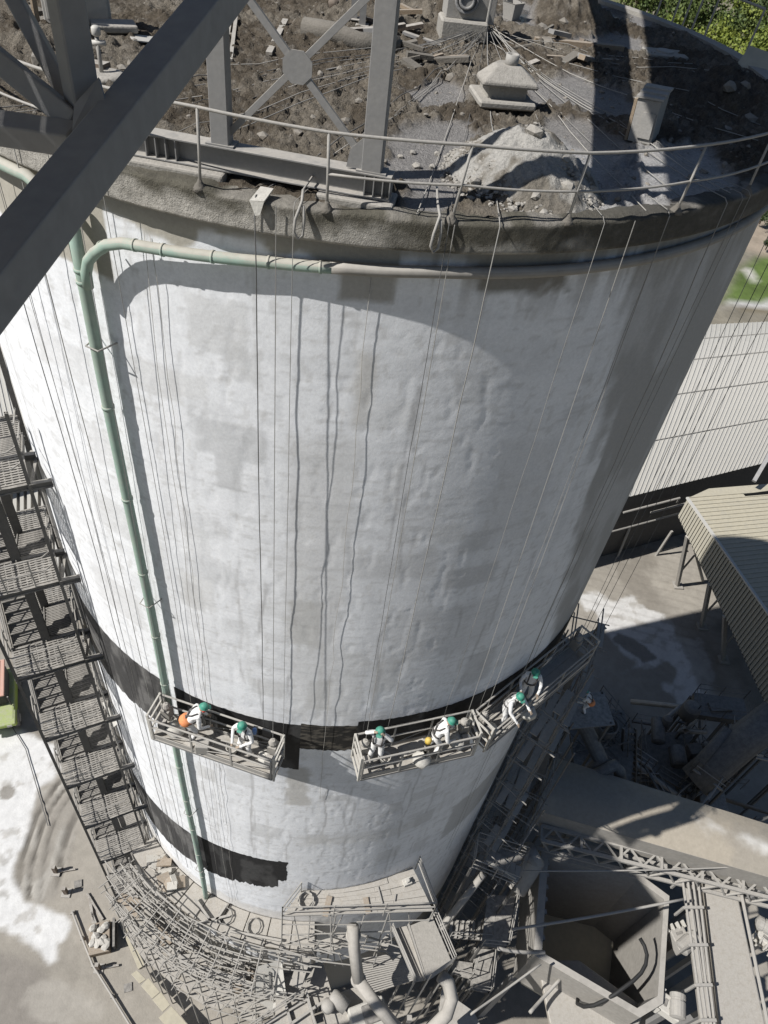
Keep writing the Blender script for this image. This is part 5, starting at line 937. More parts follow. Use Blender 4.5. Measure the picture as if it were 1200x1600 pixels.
gw = thing('inclined_gangway', at(850, 1140, 5), 'wide shaded plank gangway sloping down behind the tube scaffold', 'gangway'); ga, gb, gc, gd_ = at(856, 1070, 8), at(890, 1073, 8), at(850, 1215, 2.5), at(812, 1210, 2.5)
for k in range(4): f0, f1 = k / 4, (k + .96) / 4; b = M(); b.prism([ga.lerp(gb, f0), ga.lerp(gb, f1), gd_.lerp(gc, f1), gd_.lerp(gc, f0)], .06); b.build('plank', 'shade_mach', gw)
for p in (ga, gb, gc, gd_): b = M(); b.tube([p, V((p.x, p.y, G))], .05, 6); b.build('leg', 'stair', gw)
for k, (a, c_) in enumerate((((876, 996), (910, 1030)), ((884, 1012), (943, 983)), ((905, 1030), (880, 1085)))): b = M(); b.ibeam(at(*a, 12), at(*c_, 12 - k), .28, .2, .02); tag(b.build('steel_beam', 'stair'), ['steel beam end slanting down from the right cradle', 'steel beam pointing towards the bright white yard', 'steel beam standing over the shaded worker'][k], 'beam')
p = at(913, 1112, 4.2); person('worker in orange vest and green helmet crouched among the shaded ducts', p, yawto(60), .6, (0, .4), ((-.25, .3, 1.15), (-.2, .52, 1.1)), ((.25, .3, 1.15), (.2, .5, 1.1)), .3, True)
b = M(); b.prism([p + V((-1, -1, 0)), p + V((1.4, -.6, 0)), p + V((1.2, 1.2, 0)), p + V((-1.1, .8, 0))], .06); w7 = thing('small_deck', p, 'small shaded deck carrying the crouched worker', 'deck'); b.build('plate', 'stair', w7)
for dx, dy in ((-.9, -.9), (1.2, -.5), (1.1, 1.1)): b = M(); b.bar(p + V((dx, dy, 0)), p + V((dx, dy, G - p.z)), .1, .1); b.build('leg', 'stair', w7)
# bent ducts beside the scaffold
for pts, r_, lab in (([(868, 1128, 3), (905, 1128, 3), (916, 1140, 2.6), (938, 1186, 1.5), (926, 1205, 1), (908, 1218, .4)], .38, 'fat shaded duct with an elbow left of the ladder'), ([(905, 1226, .8), (945, 1203, 1.6), (960, 1196, 1.7), (968, 1205, 1.4), (971, 1232, .2)], .3, 'shaded bent pipe standing on the long dusty gallery'), ([(858, 1145, 3.2), (893, 1120, 3.4), (905, 1122, 3.2)], .42, 'short fat shaded duct beside the crouched worker'), ([(1215, 1118, -1), (1160, 1158, -2.5), (1118, 1195, -4), (1085, 1222, -5)], 1.0, 'very wide shaded duct sloping in from the right edge'), ([(1085, 1200, -4), (1140, 1140, -2.2)], .35, 'grey chute lying against the very wide duct')):
    b = M(); b.tube([at(*q) for q in pts], r_, 14); o = b.build('bent_duct', 'shade_mach', None, True); tag(o, lab, 'duct')
heap = M()
for i in range(60): p = at(940 + random.uniform(-28, 28), 1140 + random.uniform(-30, 30), -3 + random.uniform(-.4, .4)); heap.tube([p, p + V((random.uniform(-1, 1), random.uniform(-1, 1), random.uniform(-.2, .3)))], .05, 5)
for i in range(6):
    p = at(945, 1140, -2.6); heap.tube([p + V((.6 * math.cos(t * .5), .6 * math.sin(t * .5), .12 * i)) for t in range(14)], .05, 5)
tag(heap.build('scrap_heap', 'shade_mach'), 'shaded heap of coiled cable and scrap between the duct and the ladder', 'scrap heap')
ph = thing('platform_heap_base', at(940, 1145, -3.4), 'dark deck under the shaded scrap heap', 'deck'); b = M(); b.prism(atl([(885, 1100), (975, 1110), (990, 1180), (985, 1225), (900, 1215)], -3.4), .2); b.build('plate', 'shade_mach', ph); b = M(); q = atl([(890, 1105), (970, 1115), (985, 1215)], -3.4)
for p in q: b.bar(p, V((p.x, p.y, G)), .15, .15)
b.build('leg', 'shade_mach', ph)
railrow(ph, atl([(935, 1085), (975, 1135), (978, 1160)], -3.4), (.5, 1.0), 1.2, mat='shade_mach')
ld = thing('steel_ladder', at(980, 1190, -4), 'shaded steel ladder stair leading down beside the machines', 'ladder'); a0, a1, b0, b1 = at(974, 1138, -2), at(993, 1138, -2), at(970, 1232, -6), at(992, 1235, -6)
for a, c_ in ((a0, b0), (a1, b1)): b = M(); b.bar(a, c_, .08, .2); b.build('stringer', 'shade_mach', ld)
for k in range(11): b = M(); b.bar(a0.lerp(b0, (k + .5) / 11), a1.lerp(b1, (k + .5) / 11), .22, .04); b.build('rung', 'shade_mach', ld)
for a, c_ in ((a0, b0), (a1, b1)): b = M(); b.tube([a + V((0, 0, 1)), c_ + V((0, 0, 1))], .03, 6); b.build('handrail', 'shade_mach', ld)
# machines in the shade
mg = thing('fan_machine', at(1045, 1180, -6), 'shaded fan and motor group on a railed base beyond the ladder', 'machine'); p = at(1045, 1190, -6.5)
b = M(); b.prism(atl([(1000, 1150), (1080, 1140), (1100, 1215), (1090, 1270), (1005, 1260)], -7), .25); b.build('base_plate', 'shade_mach', mg)
for dx, dy, dz, r_, L, ax, nm in ((-.8, .8, .9, .42, 1.5, (.2, 1, .1), 'motor'), (.2, -.6, .8, .5, 1.1, (.1, 1, 0), 'fan_casing'), (.9, -1.2, .7, .35, 1.0, (1, .2, 0), 'gear_drum'), (-.2, 1.8, 1.0, .3, .8, (0, .2, 1), 'filter_pot')):
    b = M(); b.lathe(p + V((dx, dy, dz)), [(r_ * .6, -.1), (r_, 0), (r_, L), (r_ * .8, L + .06), (r_ * .3, L + .2)], 16, ax); b.build(nm, 'shade_mach', mg, True)
for dx, dy, sx, sy, sz in ((-1.5, -.5, .7, 1.4, .9), (1.6, .6, .9, .7, 1.2), (-.3, -2.0, 1.6, .6, .5)): b = M(); b.box(p + V((dx, dy, sz / 2 - .4)), (sx, sy, sz), Matrix.Rotation(.2, 3, 'Z')); bevel(b.build('casing', 'shade_mach', mg), .03)
for dx in (-1.9, -1.2, 1.4): b = M(); b.tube([p + V((dx, 2.5, .1)), p + V((dx, -2.5, .1))], .06, 6); b.build('pipe', 'shade_mach', mg)
railrow(mg, atl([(1000, 1150), (1005, 1260)], -7), (.5, 1.0), 1.3, mat='shade_mach'); railrow(mg, atl([(1085, 1150), (1100, 1225), (1160, 1230)], -7), (.5, 1.0), 1.5, mat='shade_mach')
for x, y in ((1003, 1155), (1080, 1145), (1095, 1260)): q = at(x, y, -7.1); b = M(); b.bar(q, V((q.x, q.y, G)), .2, .2); b.build('leg', 'shade_mach', mg)
rp = thing('railed_platform', at(1120, 1100, -4), 'shaded railed platform with a rounded hood at its left end', 'platform'); q = atl([(1085, 1082), (1162, 1092), (1170, 1128), (1085, 1116)], -4); b = M(); b.prism(q, .5); b.build('deck', 'shade_mach', rp)
railrow(rp, q + [q[0]], (.5, 1.0), 1.2, mat='shade_mach'); p = at(1080, 1108, -3.8); b = M(); b.lathe(p, [(.5, -.8), (.58, -.2), (.55, .2), (.4, .4), (.2, .45)], 14); b.build('hood', 'shade_mach', rp, True); box3(rp, 'hatch', at(1125, 1105, -3.9), (1.4, .6, .2), 'shade_mach', .1)
for k in range(4): p = q[k] + V((0, 0, -.5)); b = M(); b.bar(p, V((p.x, p.y, G)), .16, .16); b.build('leg', 'shade_mach', rp)
b = M(); b.prism(atl([(1090, 1190), (1120, 1195), (1140, 1270), (1095, 1265)], -6), 1.2); tag(bevel(b.build('brown_casing', 'rust'), .04), 'shaded brown flat casing beside the machine rail', 'casing')
for k in range(30):
    x, y = random.choice(((920, 1180), (960, 1130), (1060, 1130), (1085, 1240), (1110, 1160), (1060, 1255), (1160, 1270), (1040, 1150), (1005, 1215), (1020, 1140), (1150, 1200), (1170, 1250), (1140, 1240), (1175, 1215), (1015, 1180), (1130, 1180), (1185, 1180)))
    p = at(x + random.uniform(-22, 22), y + random.uniform(-18, 18), random.uniform(-8, -4)); o = thing('steel_bracket', p, 'shaded railed steel member among the machines on the right', 'steelwork', 'steelwork among the machines'); 
    q_ = p + V((random.uniform(-2.4, 2.4), random.uniform(-2.4, 2.4), random.uniform(-.2, .4))); b = M(); b.bar(p, q_, .12, .14); b.build('beam', random.choice(['shade_mach', 'galv', 'shade_mach']), o)
    b = M(); b.bar(p, V((p.x, p.y, G)), .12, .12); b.bar(q_, V((q_.x, q_.y, G)), .12, .12); b.build('leg', 'shade_mach', o)
    for h_ in (.5, 1.0): b = M(); b.tube([p + V((0, 0, h_)), q_ + V((0, 0, h_))], .03, 6); b.build('rail', random.choice(['galv', 'shade_mach']), o)
    b = M(); b.tube([p, p + V((0, 0, 1.05))], .03, 6); b.tube([q_, q_ + V((0, 0, 1.05))], .03, 6); b.build('post', 'shade_mach', o)
    if k % 3 == 0: b = M(); b.tube([p + V((.3, 0, .3)), p + V((random.uniform(-2, 2), random.uniform(-1, 2), .4)), p + V((random.uniform(-2, 2), random.uniform(1, 3), -1.5))], random.uniform(.1, .22), 9); b.build('pipe', 'duct', o, True)

# ================================================================== long dusty gallery with its lattice walkway
gal = thing('dusty_gallery', at(1020, 1260, 1.5), 'long broad tan gallery roof crossing the lower right, half in the silo shadow', 'conveyor gallery')
u0, u1, l0, l1 = at(866, 1183, 1.6), at(1290, 1316, 1.6), at(838, 1266, 1.6), at(1290, 1396, 1.6); ns, nc = 12, 10
lv = lambda f, g: (u0.lerp(u1, f)).lerp(l0.lerp(l1, f), g) + V((0, 0, .42 * math.sin(math.pi * g)))
P_, C_ = [], []
gx = np.linspace(0, 1, 260); gy = np.linspace(0, 1, 60); FX, FY = np.meshgrid(gx, gy); L_ = (u1 - u0).length; W_ = (l0 - u0).length
PX = np.array([[list(lv(a, c_)) for a in gx] for c_ in gy]); e = fbm(FX * L_ * .8, FY * W_ * .8, 5, 5) - .5
PX[..., 2] += .03 * e; c = mixc(np.zeros(FX.shape + (3,)) + np.array((.36, .32, .26)), (.29, .265, .225), sst(.45, .6, fbm(FX * L_ * .4, FY * W_ * .4, 15, 4)) * .7)
d = .30 - np.abs(FY - (.50 + (FX - .7) * .5)) * 1.2 - np.abs(FX - .72) * 1.0 + e * .9; c = mixc(c, (.66, .65, .62), sst(-.1, .3, d - .1) * .75)
link('roof', npmesh('roof', PX.reshape(-1, 3), gridfaces(260, 60), c.reshape(-1, 3)), vcol('gallery_roof', rough=.95, scale=5, bump=.4, dist=.03, var=.1, scale2=40), gal)
b = M(); b.prism([u0, u1, l1, l0], 1.5); b.v = [(x, y, z - .02) for x, y, z in b.v]; b.build('side_walls', 'duct', gal)
for f in (.15, .5, .85): 
    for g in (.1, .9): p = lv(f, g); b = M(); b.bar(V((p.x, p.y, .1)), V((p.x, p.y, G)), .25, .25); b.build('leg', 'steel', gal)
lt = thing('lattice_walkway', at(1020, 1335, 0), 'pale steel lattice truss running below the long dusty gallery', 'lattice truss')
ta, tb, ba, bb_ = at(846, 1290, .5), at(1290, 1402, .5), at(846, 1313, .5), at(1290, 1425, .5)
for (p, q), dz in (((ta, tb), 0), ((ba, bb_), 0), ((ta, tb), -.95), ((ba, bb_), -.95)): b = M(); b.bar(p + V((0, 0, dz)), q + V((0, 0, dz)), .16, .12); b.build('chord', 'galv', lt)
for k in range(22):
    f0, f1 = k / 22, (k + 1) / 22; p, q = (ta.lerp(tb, f0), ba.lerp(bb_, f1)) if k % 2 else (ba.lerp(bb_, f0), ta.lerp(tb, f1)); b = M(); b.bar(p, q, .09, .08); b.build('lattice_bar', 'galv', lt)
    p = ba.lerp(bb_, f0); q = ba.lerp(bb_, f1); b = M(); b.bar(p + V((0, 0, -.95 * (k % 2))), q + V((0, 0, -.95 * ((k + 1) % 2))), .08, .08); b.build('lattice_bar', 'galv', lt)
for k in range(8): f = k / 7; b = M(); b.bar(ta.lerp(tb, f) + V((0, 0, .02)), ba.lerp(bb_, f) + V((0, 0, .02)), .12, .12); b.build('cross_bar', 'galv', lt)
# open bin
hp = thing('open_bin', at(940, 1460, -3), 'huge open dust bin, dark inside with one sunlit wall, at the lower right', 'bin')
ZB = -1.0; oc = atl([(846, 1328), (1000, 1366), (1046, 1400), (1036, 1568), (1000, 1590), (834, 1492)], ZB); cx = sum((p for p in oc), V()) / 6
ic = [p.lerp(cx, .10) for p in oc]; lo = [V((p.lerp(cx, .25).x, p.lerp(cx, .25).y, ZB - 6.2)) for p in oc]
for k in range(6):
    k2 = (k + 1) % 6; b = M(); b.add([oc[k], oc[k2], ic[k2], ic[k], lo[k], lo[k2], oc[k] + V((0, 0, -4)), oc[k2] + V((0, 0, -4))], [(0, 1, 2, 3), (3, 2, 5, 4), (0, 6, 7, 1), (6, 4, 5, 7)]); b.build('bin_wall', 'duct', hp)
b = M(); b.prism([p + V((0, 0, .02)) for p in lo], .2); b.build('bin_floor', 'sheet2', hp)
for k in (0, 2, 3, 5): p = oc[k]; b = M(); b.bar(p + V((0, 0, -3.9)), V((p.x, p.y, G)), .3, .3); b.build('leg', 'steel', hp)
for k in range(7): b = M(); b.box(oc[0].lerp(oc[5], .1 + .12 * k) + V((.5, 0, -.5)), (.1, .18, .25)); b.build('bolt_lug', 'steel', hp)
ap = atl([(840, 1500), (905, 1500), (1008, 1575), (985, 1640), (860, 1600)], -3.2); b = M(); b.prism(ap, .3); bevel(b.build('dusty_apron', 'board'), .05); o = bpy.data.objects['dusty_apron']; tag(o, 'tan dusty apron sloping below the open bin', 'apron')
for a, c_, r_, lab in (((800, 1452, 1), (1068, 1405, 1), .06, 'sunlit thin pipe crossing over the open bin'), ((815, 1361, 1.5), (1210, 1352, 1.5), .035, 'upper thin shaded cable crossing over the open bin'), ((735, 1585, 0), (845, 1506, 0), .05, 'shaded thin pipe rising to the open bin from the bottom'), ((778, 1482, 0), (852, 1488, 0), .08, 'short shaded pipe left of the open bin'), ((828, 1582, -2), (875, 1530, -2), .08, 'short pale bar leaning below the open bin')):
    p, q = at(*a), at(*c_); b = M(); b.tube([p.lerp(q, f) - V((0, 0, .25 * math.sin(math.pi * f))) for f in np.linspace(0, 1, 10)], r_, 7); tag(b.build('thin_pipe', 'galv', None, True), lab, 'pipe')
hs = thing('shadow_loop', at(960, 1560, -1), 'dark tube laid as a loop-shaped shadow over the tan apron of the open bin', 'hose'); b = M(); b.tube([at(*q) for q in ((1000, 1466, -.4), (1007, 1478, -.4), (1011, 1492, -.4), (1009, 1507, -.4), (1002, 1520, -.5), (990, 1532, -.6), (975, 1543, -.7), (960, 1554, -.9), (945, 1563, -1.2), (928, 1571, -1.6), (912, 1573, -2.2), (902, 1568, -2.7), (903, 1560, -2.9))], .085, 10); b.build('hose', 'loop_shade', hs, True)  # dark tube stands in for a loop-shaped shadow on the apron
# belt gallery towards the bottom edge
bg_ = thing('belt_gallery', at(1140, 1480, -1.2), 'tan belt cover running down the lower right beside a railed walkway', 'conveyor'); q = atl([(1098, 1366), (1148, 1374), (1205, 1640), (1128, 1640)], -.8)
b = M(); b.prism(q, .9); bevel(b.build('cover', 'board', bg_), .08, 2)
for (x0, x1) in ((1066, 1104), (1074, 1110), (1082, 1116), (1090, 1121)): b = M(); b.tube(atl([(x0, 1370), (x1, 1640)], -.2), .06, 7); b.build('walkway_rail', 'galv', bg_)
b = M(); b.prism(atl([(1066, 1370), (1096, 1370), (1126, 1640), (1100, 1640)], -1.2), .15); b.build('walkway_floor', 'duct', bg_)
for f in (.02, .2, .43, .66, .85): b = M(); a_, c_ = at(1062, 1370, -.1).lerp(at(1102, 1640, -.1), f), at(1094, 1370, -.1).lerp(at(1124, 1640, -.1), f); b.bar(a_, c_, .12, .10); b.bar(a_, a_ + V((0, 0, -1.1)), .1, .1); b.build('hoop', 'galv', bg_)
b = M(); b.tube(atl([(1155, 1380), (1208, 1640)], -.3), .08, 7); b.build('side_pipe', 'galv', bg_)
for x, y in ((1100, 1450), (1150, 1450), (1170, 1570), (1120, 1570)): p = at(x, y, -1.7); b = M(); b.bar(p, V((p.x, p.y, G)), .25, .25); b.build('leg', 'steel', bg_)
for k, (x, y, lab) in enumerate(((1062, 1470, 'pale drum gear bolted to the left side of the belt walkway'), (1045, 1575, 'pale slotted machine housing at the bottom beside the belt walkway'), (1192, 1388, 'round pale housing under the right end of the lattice truss'), (1196, 1462, 'pale curved housing at the right edge beside the belt cover'))):
    p = at(x, y, -1.5); o = thing('drive_unit', p, lab, 'machine'); QK = Matrix.Rotation(.3 + k * .7, 3, 'Z'); b = M(); b.box(p, (.75, .95, .6), QK); bevel(b.build('casing', 'bag' if k % 2 else 'galv', o), .05, 2)
    b = M(); b.lathe(p + QK @ V((.2, -.2, .35)), [(.18, -.55), (.34, -.5), (.34, .1), (.30, .12), (.30, .2), (.34, .22), (.34, .4), (.14, .5)], 16, QK @ V((1, .3, 0))); b.build('motor', 'galv', o, False)
    for j in range(4): b = M(); b.box(p + QK @ V((-.45 + .3 * j, .55, .1)), (.07, .3, .5), QK); b.build('fin', 'bag', o)
    for j in range(3): b = M(); b.box(p + QK @ V((.0, -.25 + .25 * j, .31)), (.3, .12, .05), QK); b.build('slot', 'black', o)
    b = M(); b.bar(p, V((p.x, p.y, G)), .4, .4); b.build('pedestal', 'steel', o)
# stair head in the last sun and shaded gangways
sh2 = thing('stair_landing', at(780, 1345, 2), 'railed stair head with a few treads catching the sun between silo and gallery', 'stair'); q = atl([(742, 1314), (820, 1338), (806, 1384), (736, 1356)], 1.8)
b = M(); b.prism(atl([(742, 1314), (822, 1338), (812, 1352), (744, 1330)], 1.4), .06); b.build('deck', 'stair', sh2)
railrow(sh2, q, (.15, .5, 1.0), .9); railrow(sh2, [q[3], q[0]], (.5, 1.0), 1.0)
for k in range(7): f = k / 6; b = M(); a_ = at(762, 1337, 1.5).lerp(at(808, 1366, 1.5), f); b.box(a_ + V((0, 0, 0)), (.22, .75, .04), Matrix.Rotation(-.3, 3, 'Z')); b.build('tread', 'galv', sh2)
b = M(); b.bar(at(760, 1345, 1.5), at(806, 1374, 1.5), .06, .25); b.build('stringer', 'bag', sh2)
for p in q: b = M(); b.bar(p, V((p.x, p.y, G)), .1, .1); b.build('leg', 'stair', sh2)
for k, (pl, z, lab) in enumerate((([(762, 1398), (806, 1400), (790, 1482), (752, 1478)], -2, 'shaded gangway below the stair head'), ([(706, 1438), (766, 1442), (764, 1470), (702, 1466)], -3, 'shaded grating with many cross bars beside the side landing'), ([(742, 1482), (772, 1484), (764, 1552), (734, 1546)], -4, 'lower shaded gangway left of the open bin'), ([(706, 1500), (742, 1505), (735, 1530), (706, 1522)], -4, 'small shaded step beside the side landing'))):
    q = atl(pl, z); o = thing('gangway', sum(q, V()) / 4, lab, 'gangway'); b = M(); b.prism(q, .08); b.build('floor', 'stair', o); railrow(o, [q[1], q[2], q[3]], (.5, 1.0), 1.2, mat='galv')
    if k == 1:
        for j in range(8): b = M(); b.bar(q[0].lerp(q[1], j / 7) + V((0, 0, .06)), q[3].lerp(q[2], j / 7) + V((0, 0, .06)), .12, .1); b.build('cross_bar', 'duct', o)
    for p in q: b = M(); b.bar(p, V((p.x, p.y, G)), .1, .1); b.build('leg', 'stair', o)
b = M(); b.tube([at(690, 1450, -1), at(756, 1365, 1)], .16, 9); tag(b.build('thin_pipe', 'duct', None, True), 'shaded pipe leaning from the side landing to the stair head', 'pipe')
b = M(); b.tube([at(822, 1330, 0), at(835, 1345, -.5), at(806, 1390, -1.5)], .5, 12); tag(b.build('bent_duct', 'duct', None, True), 'shaded wide chute bending down at the left corner of the open bin', 'duct')
# ================================================================== big vaulted shed and ribbed chute house
ZE = -4.9; vs_ = thing('vaulted_shed', at(1060, 757, ZE), 'large pale shed with a curved ribbed roof beyond the yard', 'shed')
e0, e1, f0_, f1_ = at(800, 822, ZE), at(1300, 697, ZE), at(900, 517, ZE), at(1400, 493, ZE); n_ = int((e1 - e0).length / .48)
for k in range(n_):
    g0, g1 = k / n_, (k + .985) / n_; b = M(); sg = 12; pts = []
    for j in range(sg + 1):
        h_ = j / sg; z_ = 3.4 * math.sin(math.pi * h_); pts.append((e0.lerp(e1, g0).lerp(f0_.lerp(f1_, g0), h_) + V((0, 0, z_)), e0.lerp(e1, g1).lerp(f0_.lerp(f1_, g1), h_) + V((0, 0, z_))))
    vv = []; 
    for a_, c_ in pts: m1 = a_.lerp(c_, .86); vv += [a_, m1, m1 + V((0, 0, .07)), c_ + V((0, 0, .07))]
    b.add(vv, [(4 * j + i, 4 * j + i + 1, 4 * j + i + 5, 4 * j + i + 4) for j in range(sg) for i in range(3)]); b.build('roof_panel', 'sheet', vs_)
for h_ in (.18, .36, .55, .74):
    b = M(); z_ = 3.4 * math.sin(math.pi * h_) + .075; b.bar(e0.lerp(f0_, h_) + V((0, 0, z_)), e1.lerp(f1_, h_) + V((0, 0, z_)), .06, .05); b.build('seam', 'galv', vs_)
inw = (f0_ - e0).normalized() * .5; b = M(); b.prism([e0 + inw, e1 + inw, V((e1.x, e1.y, G)) + inw, V((e0.x, e0.y, G)) + inw], .2, inw); b.build('wall', 'black', vs_)  # black wall colour stands in for the deep shade under the eave
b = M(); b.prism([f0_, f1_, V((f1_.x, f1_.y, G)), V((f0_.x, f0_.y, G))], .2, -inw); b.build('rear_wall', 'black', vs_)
for k, (px0, px1, zz) in enumerate(((950, 1040, -6.4), (938, 1072, -8.6), (1000, 1065, -7.4))):
    f = lambda x, z: (lambda a, c_, t: a.lerp(c_, t))(e0, e1, (x - 800) / 500 * 1.0)
    a_, c_ = e0.lerp(e1, (px0 - 780) / 520), e0.lerp(e1, (px1 - 780) / 520); a_.z = c_.z = zz; a_ -= inw * .8; c_ -= inw * .8; b = M(); b.tube([a_, c_, c_ + V((0, 0, -.6))], .09, 7); tag(b.build('wall_pipe', 'galv'), ['upper', 'lowest', 'middle'][k] + ' grey pipe running along the dark wall of the vaulted shed', 'pipe')
for k, (x, y, xt, yt) in enumerate(((965, 870, 985, 822), (1025, 868, 1050, 830))): p = at(x, y, G); b = M(); b.bar(p, at(xt, yt, -9.5), .18, .18); tag(b.build('pipe_support', 'galv'), ['left', 'right'][k] + ' leaning support of the pipes by the dark shed wall', 'support')
ch = thing('ribbed_chute_house', at(1150, 850, -3), 'tan ribbed sheet metal house on slanting legs at the right edge', 'conveyor house')
A0, A1 = at(1075, 778, -3), at(1310, 1113, -3); B0, B1 = at(1108, 763, -3), at(1400, 740, -3); R1 = at(1420, 1100, -3); n_ = 46
for k in range(n_):
    g0, g1 = k / n_, (k + .93) / n_; b = M(); a_, c_ = A0.lerp(A1, g0), A0.lerp(A1, g1); d_, e_ = B0.lerp(B1, min(1, .15 + g0 * 2)), B0.lerp(B1, min(1, .15 + g1 * 2))
    dirr = (B1 - B0).normalized() * (8 if k else 5); b.prism([a_, c_, c_ + dirr, a_ + dirr], .05); b.bar(a_ + V((0, 0, .02)), a_ + dirr + V((0, 0, .02)), .08, .09); b.build('roof_sheet', 'sheet2', ch)
b = M(); b.prism([A0 + V((0, 0, -.02)), B0 + V((0, 0, -.02)), B1 + V((0, 0, -.02)), A0 + (B1 - B0).normalized() * 6], .05); b.build('roof_end', 'sheet2', ch)
hgt = lambda g: 2.0 + 3.6 * g * 1.1
sn = V((-(A1 - A0).y, (A1 - A0).x, 0)).normalized(); sn = sn if sn.x < 0 else -sn; n_ = 60
for k in range(n_):
    g0, g1 = k / n_, (k + 1) / n_; a_, c_ = A0.lerp(A1, g0), A0.lerp(A1, g1); b = M(); dn = V((0, 0, -1)); m_ = a_.lerp(c_, .6)
    b.add([a_, m_, m_ + dn * hgt(g0), a_ + dn * hgt(g0), m_ + sn * .08, c_ + sn * .08, c_ + sn * .08 + dn * hgt(g1), m_ + sn * .08 + dn * hgt(g0)], [(0, 1, 2, 3), (4, 5, 6, 7), (1, 4, 7, 2)]); b.build('wall_sheet', 'sheet2', ch)
b = M(); b.bar(A0 + sn * .1 + V((0, 0, .05)), A1 + sn * .1 + V((0, 0, .05)), .2, .14); b.build('ridge_flashing', 'sheet', ch)
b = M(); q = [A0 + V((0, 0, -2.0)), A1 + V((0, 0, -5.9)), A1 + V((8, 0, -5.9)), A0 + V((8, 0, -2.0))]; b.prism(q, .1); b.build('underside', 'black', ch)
for (x, y), g in (((1058, 916), .10), ((1096, 980), .32), ((1130, 1032), .46)):
    p = at(x, y, G); tpt = A0.lerp(A1, g) + V((0, 0, -hgt(g))); b = M(); b.bar(p, tpt, .28, .28); b.build('leg', 'duct', ch); b = M(); b.bar(p + V((2.6, .8, 0)), tpt + V((.3, 0, 0)), .2, .2); b.build('leg', 'duct', ch); b = M(); b.bar(p.lerp(tpt, .3), (p + V((2.6, .8, 0))).lerp(tpt, .6), .12, .12); b.build('brace', 'duct', ch); box3(ch, 'foot', p + V((0, 0, .1)), (.8, .8, .2), 'conc')
b = M(); b.bar(at(1178, 752, -2), at(1214, 690, 0), .3, .3); tag(b.build('steel_strut', 'dark'), 'dark strut rising over the tan ribbed house at the right edge', 'strut')
# ================================================================== trees beyond
def leafmesh(seed, n=1500, r=1.0):
    rg = np.random.default_rng(seed); P = []; F = []
    cl = [(rg.normal(0, .38, 3) * np.array((1, 1, .75)), rg.uniform(.28, .5)) for _ in range(16)]
    for i in range(n):
        c_, rr = cl[rg.integers(len(cl))]; d = rg.normal(0, 1, 3); d /= np.linalg.norm(d); p = c_ + d * rr * rg.uniform(.55, 1.05); a = rg.normal(0, 1, 3); a /= np.linalg.norm(a); b_ = np.cross(a, d + rg.normal(0, .6, 3)); b_ /= np.linalg.norm(b_) + 1e-9; s = rg.uniform(.045, .09)
        o = len(P); P += [tuple(p + a * s), tuple(p + b_ * s * .7), tuple(p - a * s), tuple(p - b_ * s * .7)]; F.append((o, o + 1, o + 2, o + 3))
    me = bpy.data.meshes.new('crown'); me.from_pydata(P, [], F); me.update(); return me
LM = [leafmesh(k) for k in range(4)]; TMs = []
for k in range(4):
    for m_ in LEAF: me = LM[k].copy(); me.materials.append(m_); TMs.append(me)
b = M(); b.tube([V((0, 0, -.8)), V((.03, 0, .1)), V((-.02, .03, .7))], [.10, .07, .03], 7)
for a_ in (0, 2.1, 4.2): b.tube([V((0, 0, .1)), V((.3 * math.cos(a_), .3 * math.sin(a_), .45)), V((.55 * math.cos(a_), .55 * math.sin(a_), .65))], [.05, .03, .015], 5)
TRK_ = bpy.data.meshes.new('trunk'); TRK_.from_pydata(b.v, [], b.f); TRK_.update()
def tree(x, y, z, r_, mi, label, grp='trees beyond the silo'):
    o = thing('leafy_tree', (x, y, z), label, 'tree', grp); me = TMs[random.randrange(4) * 3 + mi]; hgt_ = r_ * 1.3
    inst('crown', me, None, o, Matrix.Translation((x, y, z + hgt_)) @ Matrix.Rotation(random.random() * 6.28, 4, 'Z') @ Matrix.Diagonal((r_, r_, r_ * random.uniform(.9, 1.2), 1)))
    inst('trunk', TRK_, 'bark', o, Matrix.Translation((x, y, z + hgt_ * .75)) @ Matrix.Scale(r_, 4))
def hill(x, y): return G - .25 + 24 * float(sst(130, 420, np.array(y))) + 30 * float(sst(300, 900, np.array(y))) * float(fbm(np.array(x * .006), np.array(y * .006), 2))
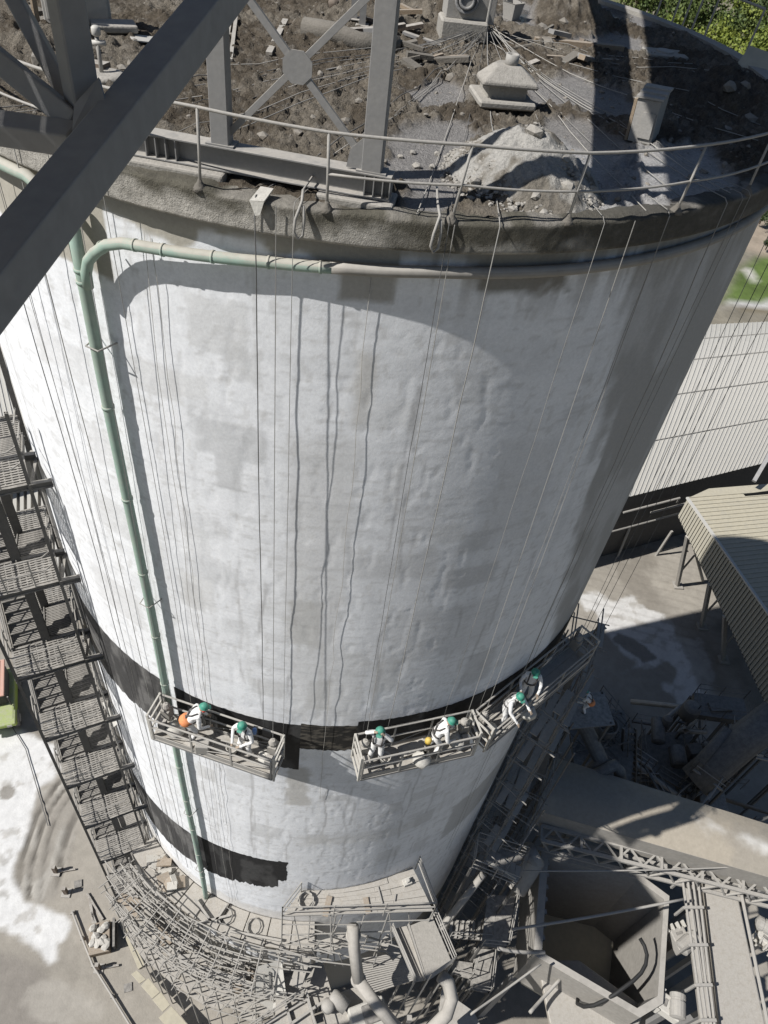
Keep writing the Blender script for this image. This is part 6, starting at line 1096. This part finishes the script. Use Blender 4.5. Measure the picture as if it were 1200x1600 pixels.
KN = ['bright yellow green leafy tree on the slope beyond the roof edge', 'mid green leafy tree on the slope beyond the roof edge', 'dark green leafy tree on the slope beyond the roof edge']
for i in range(70):
    px, py = random.uniform(940, 1290), random.uniform(-50, 130)
    if py > 20 + (px - 950) * .42: continue
    p = at(px, py, G + 1); f = .82; x, y = CAM.x + (p.x - CAM.x) * f, CAM.y + (p.y - CAM.y) * f
    if y > 420: continue
    mi = random.choice((0, 0, 0, 1, 1, 2)); tree(x, y, hill(x, y), random.uniform(3.5, 6.5), mi, KN[mi])
for k, (px, py, r_) in enumerate(((1185, 352, 1.8), (1203, 372, 2.0), (1212, 340, 2.2), (1195, 392, 1.0))): p = at(px, py, G); tree(p.x, p.y, G, r_, 2, ['small dark tree just right of the silo edge above the lawn', 'second dark tree right of the silo edge above the lawn', 'dark tree highest at the right edge above the lawn', 'low dark bush touching the lawn at the right edge'][k], 'trees above the lawn')

# ================================================================== unseen box added left of the view to cast shade over the bin
sd_ = V((-SUN_DIR.x, -SUN_DIR.y, 0)); sn_ = V((-sd_.y, sd_.x, 0)); qp = lambda a, o_, z: sd_ * a + sn_ * o_ + V((0, 0, z))
th_ = thing('bin_shade_box', qp(-14.8, -10.6, 25), 'unseen elevated box on legs, added left of the silo to shade the bin', 'shade box')
b = M(); b.prism([qp(-17.9, -9.1, 25.6), qp(-12.0, -9.1, 25.6), qp(-12.0, -12.7, 25.6), qp(-17.9, -12.7, 25.6)], .2); b.build('floor', 'steel', th_)  # floor of the added, unseen shade box
b = M(); b.prism([qp(-17.7, -9.2, 28.2), qp(-15.4, -9.2, 28.2), qp(-15.4, -12.5, 28.2), qp(-17.7, -12.5, 28.2)], 2.58); b.build('housing', 'sheet2', th_)  # body of the added, unseen shade box
for a_ in (-17.6, -12.3): b = M(); b.bar(qp(a_, -12.55, 25.4), qp(a_, -12.55, G), .25, .25); b.build('leg', 'steel', th_)  # legs of the added, unseen shade box
b = M(); b.bar(qp(-17.6, -12.55, 12), qp(-12.3, -12.55, 25), .15, .15); b.build('brace', 'steel', th_)  # brace of the added, unseen shade box
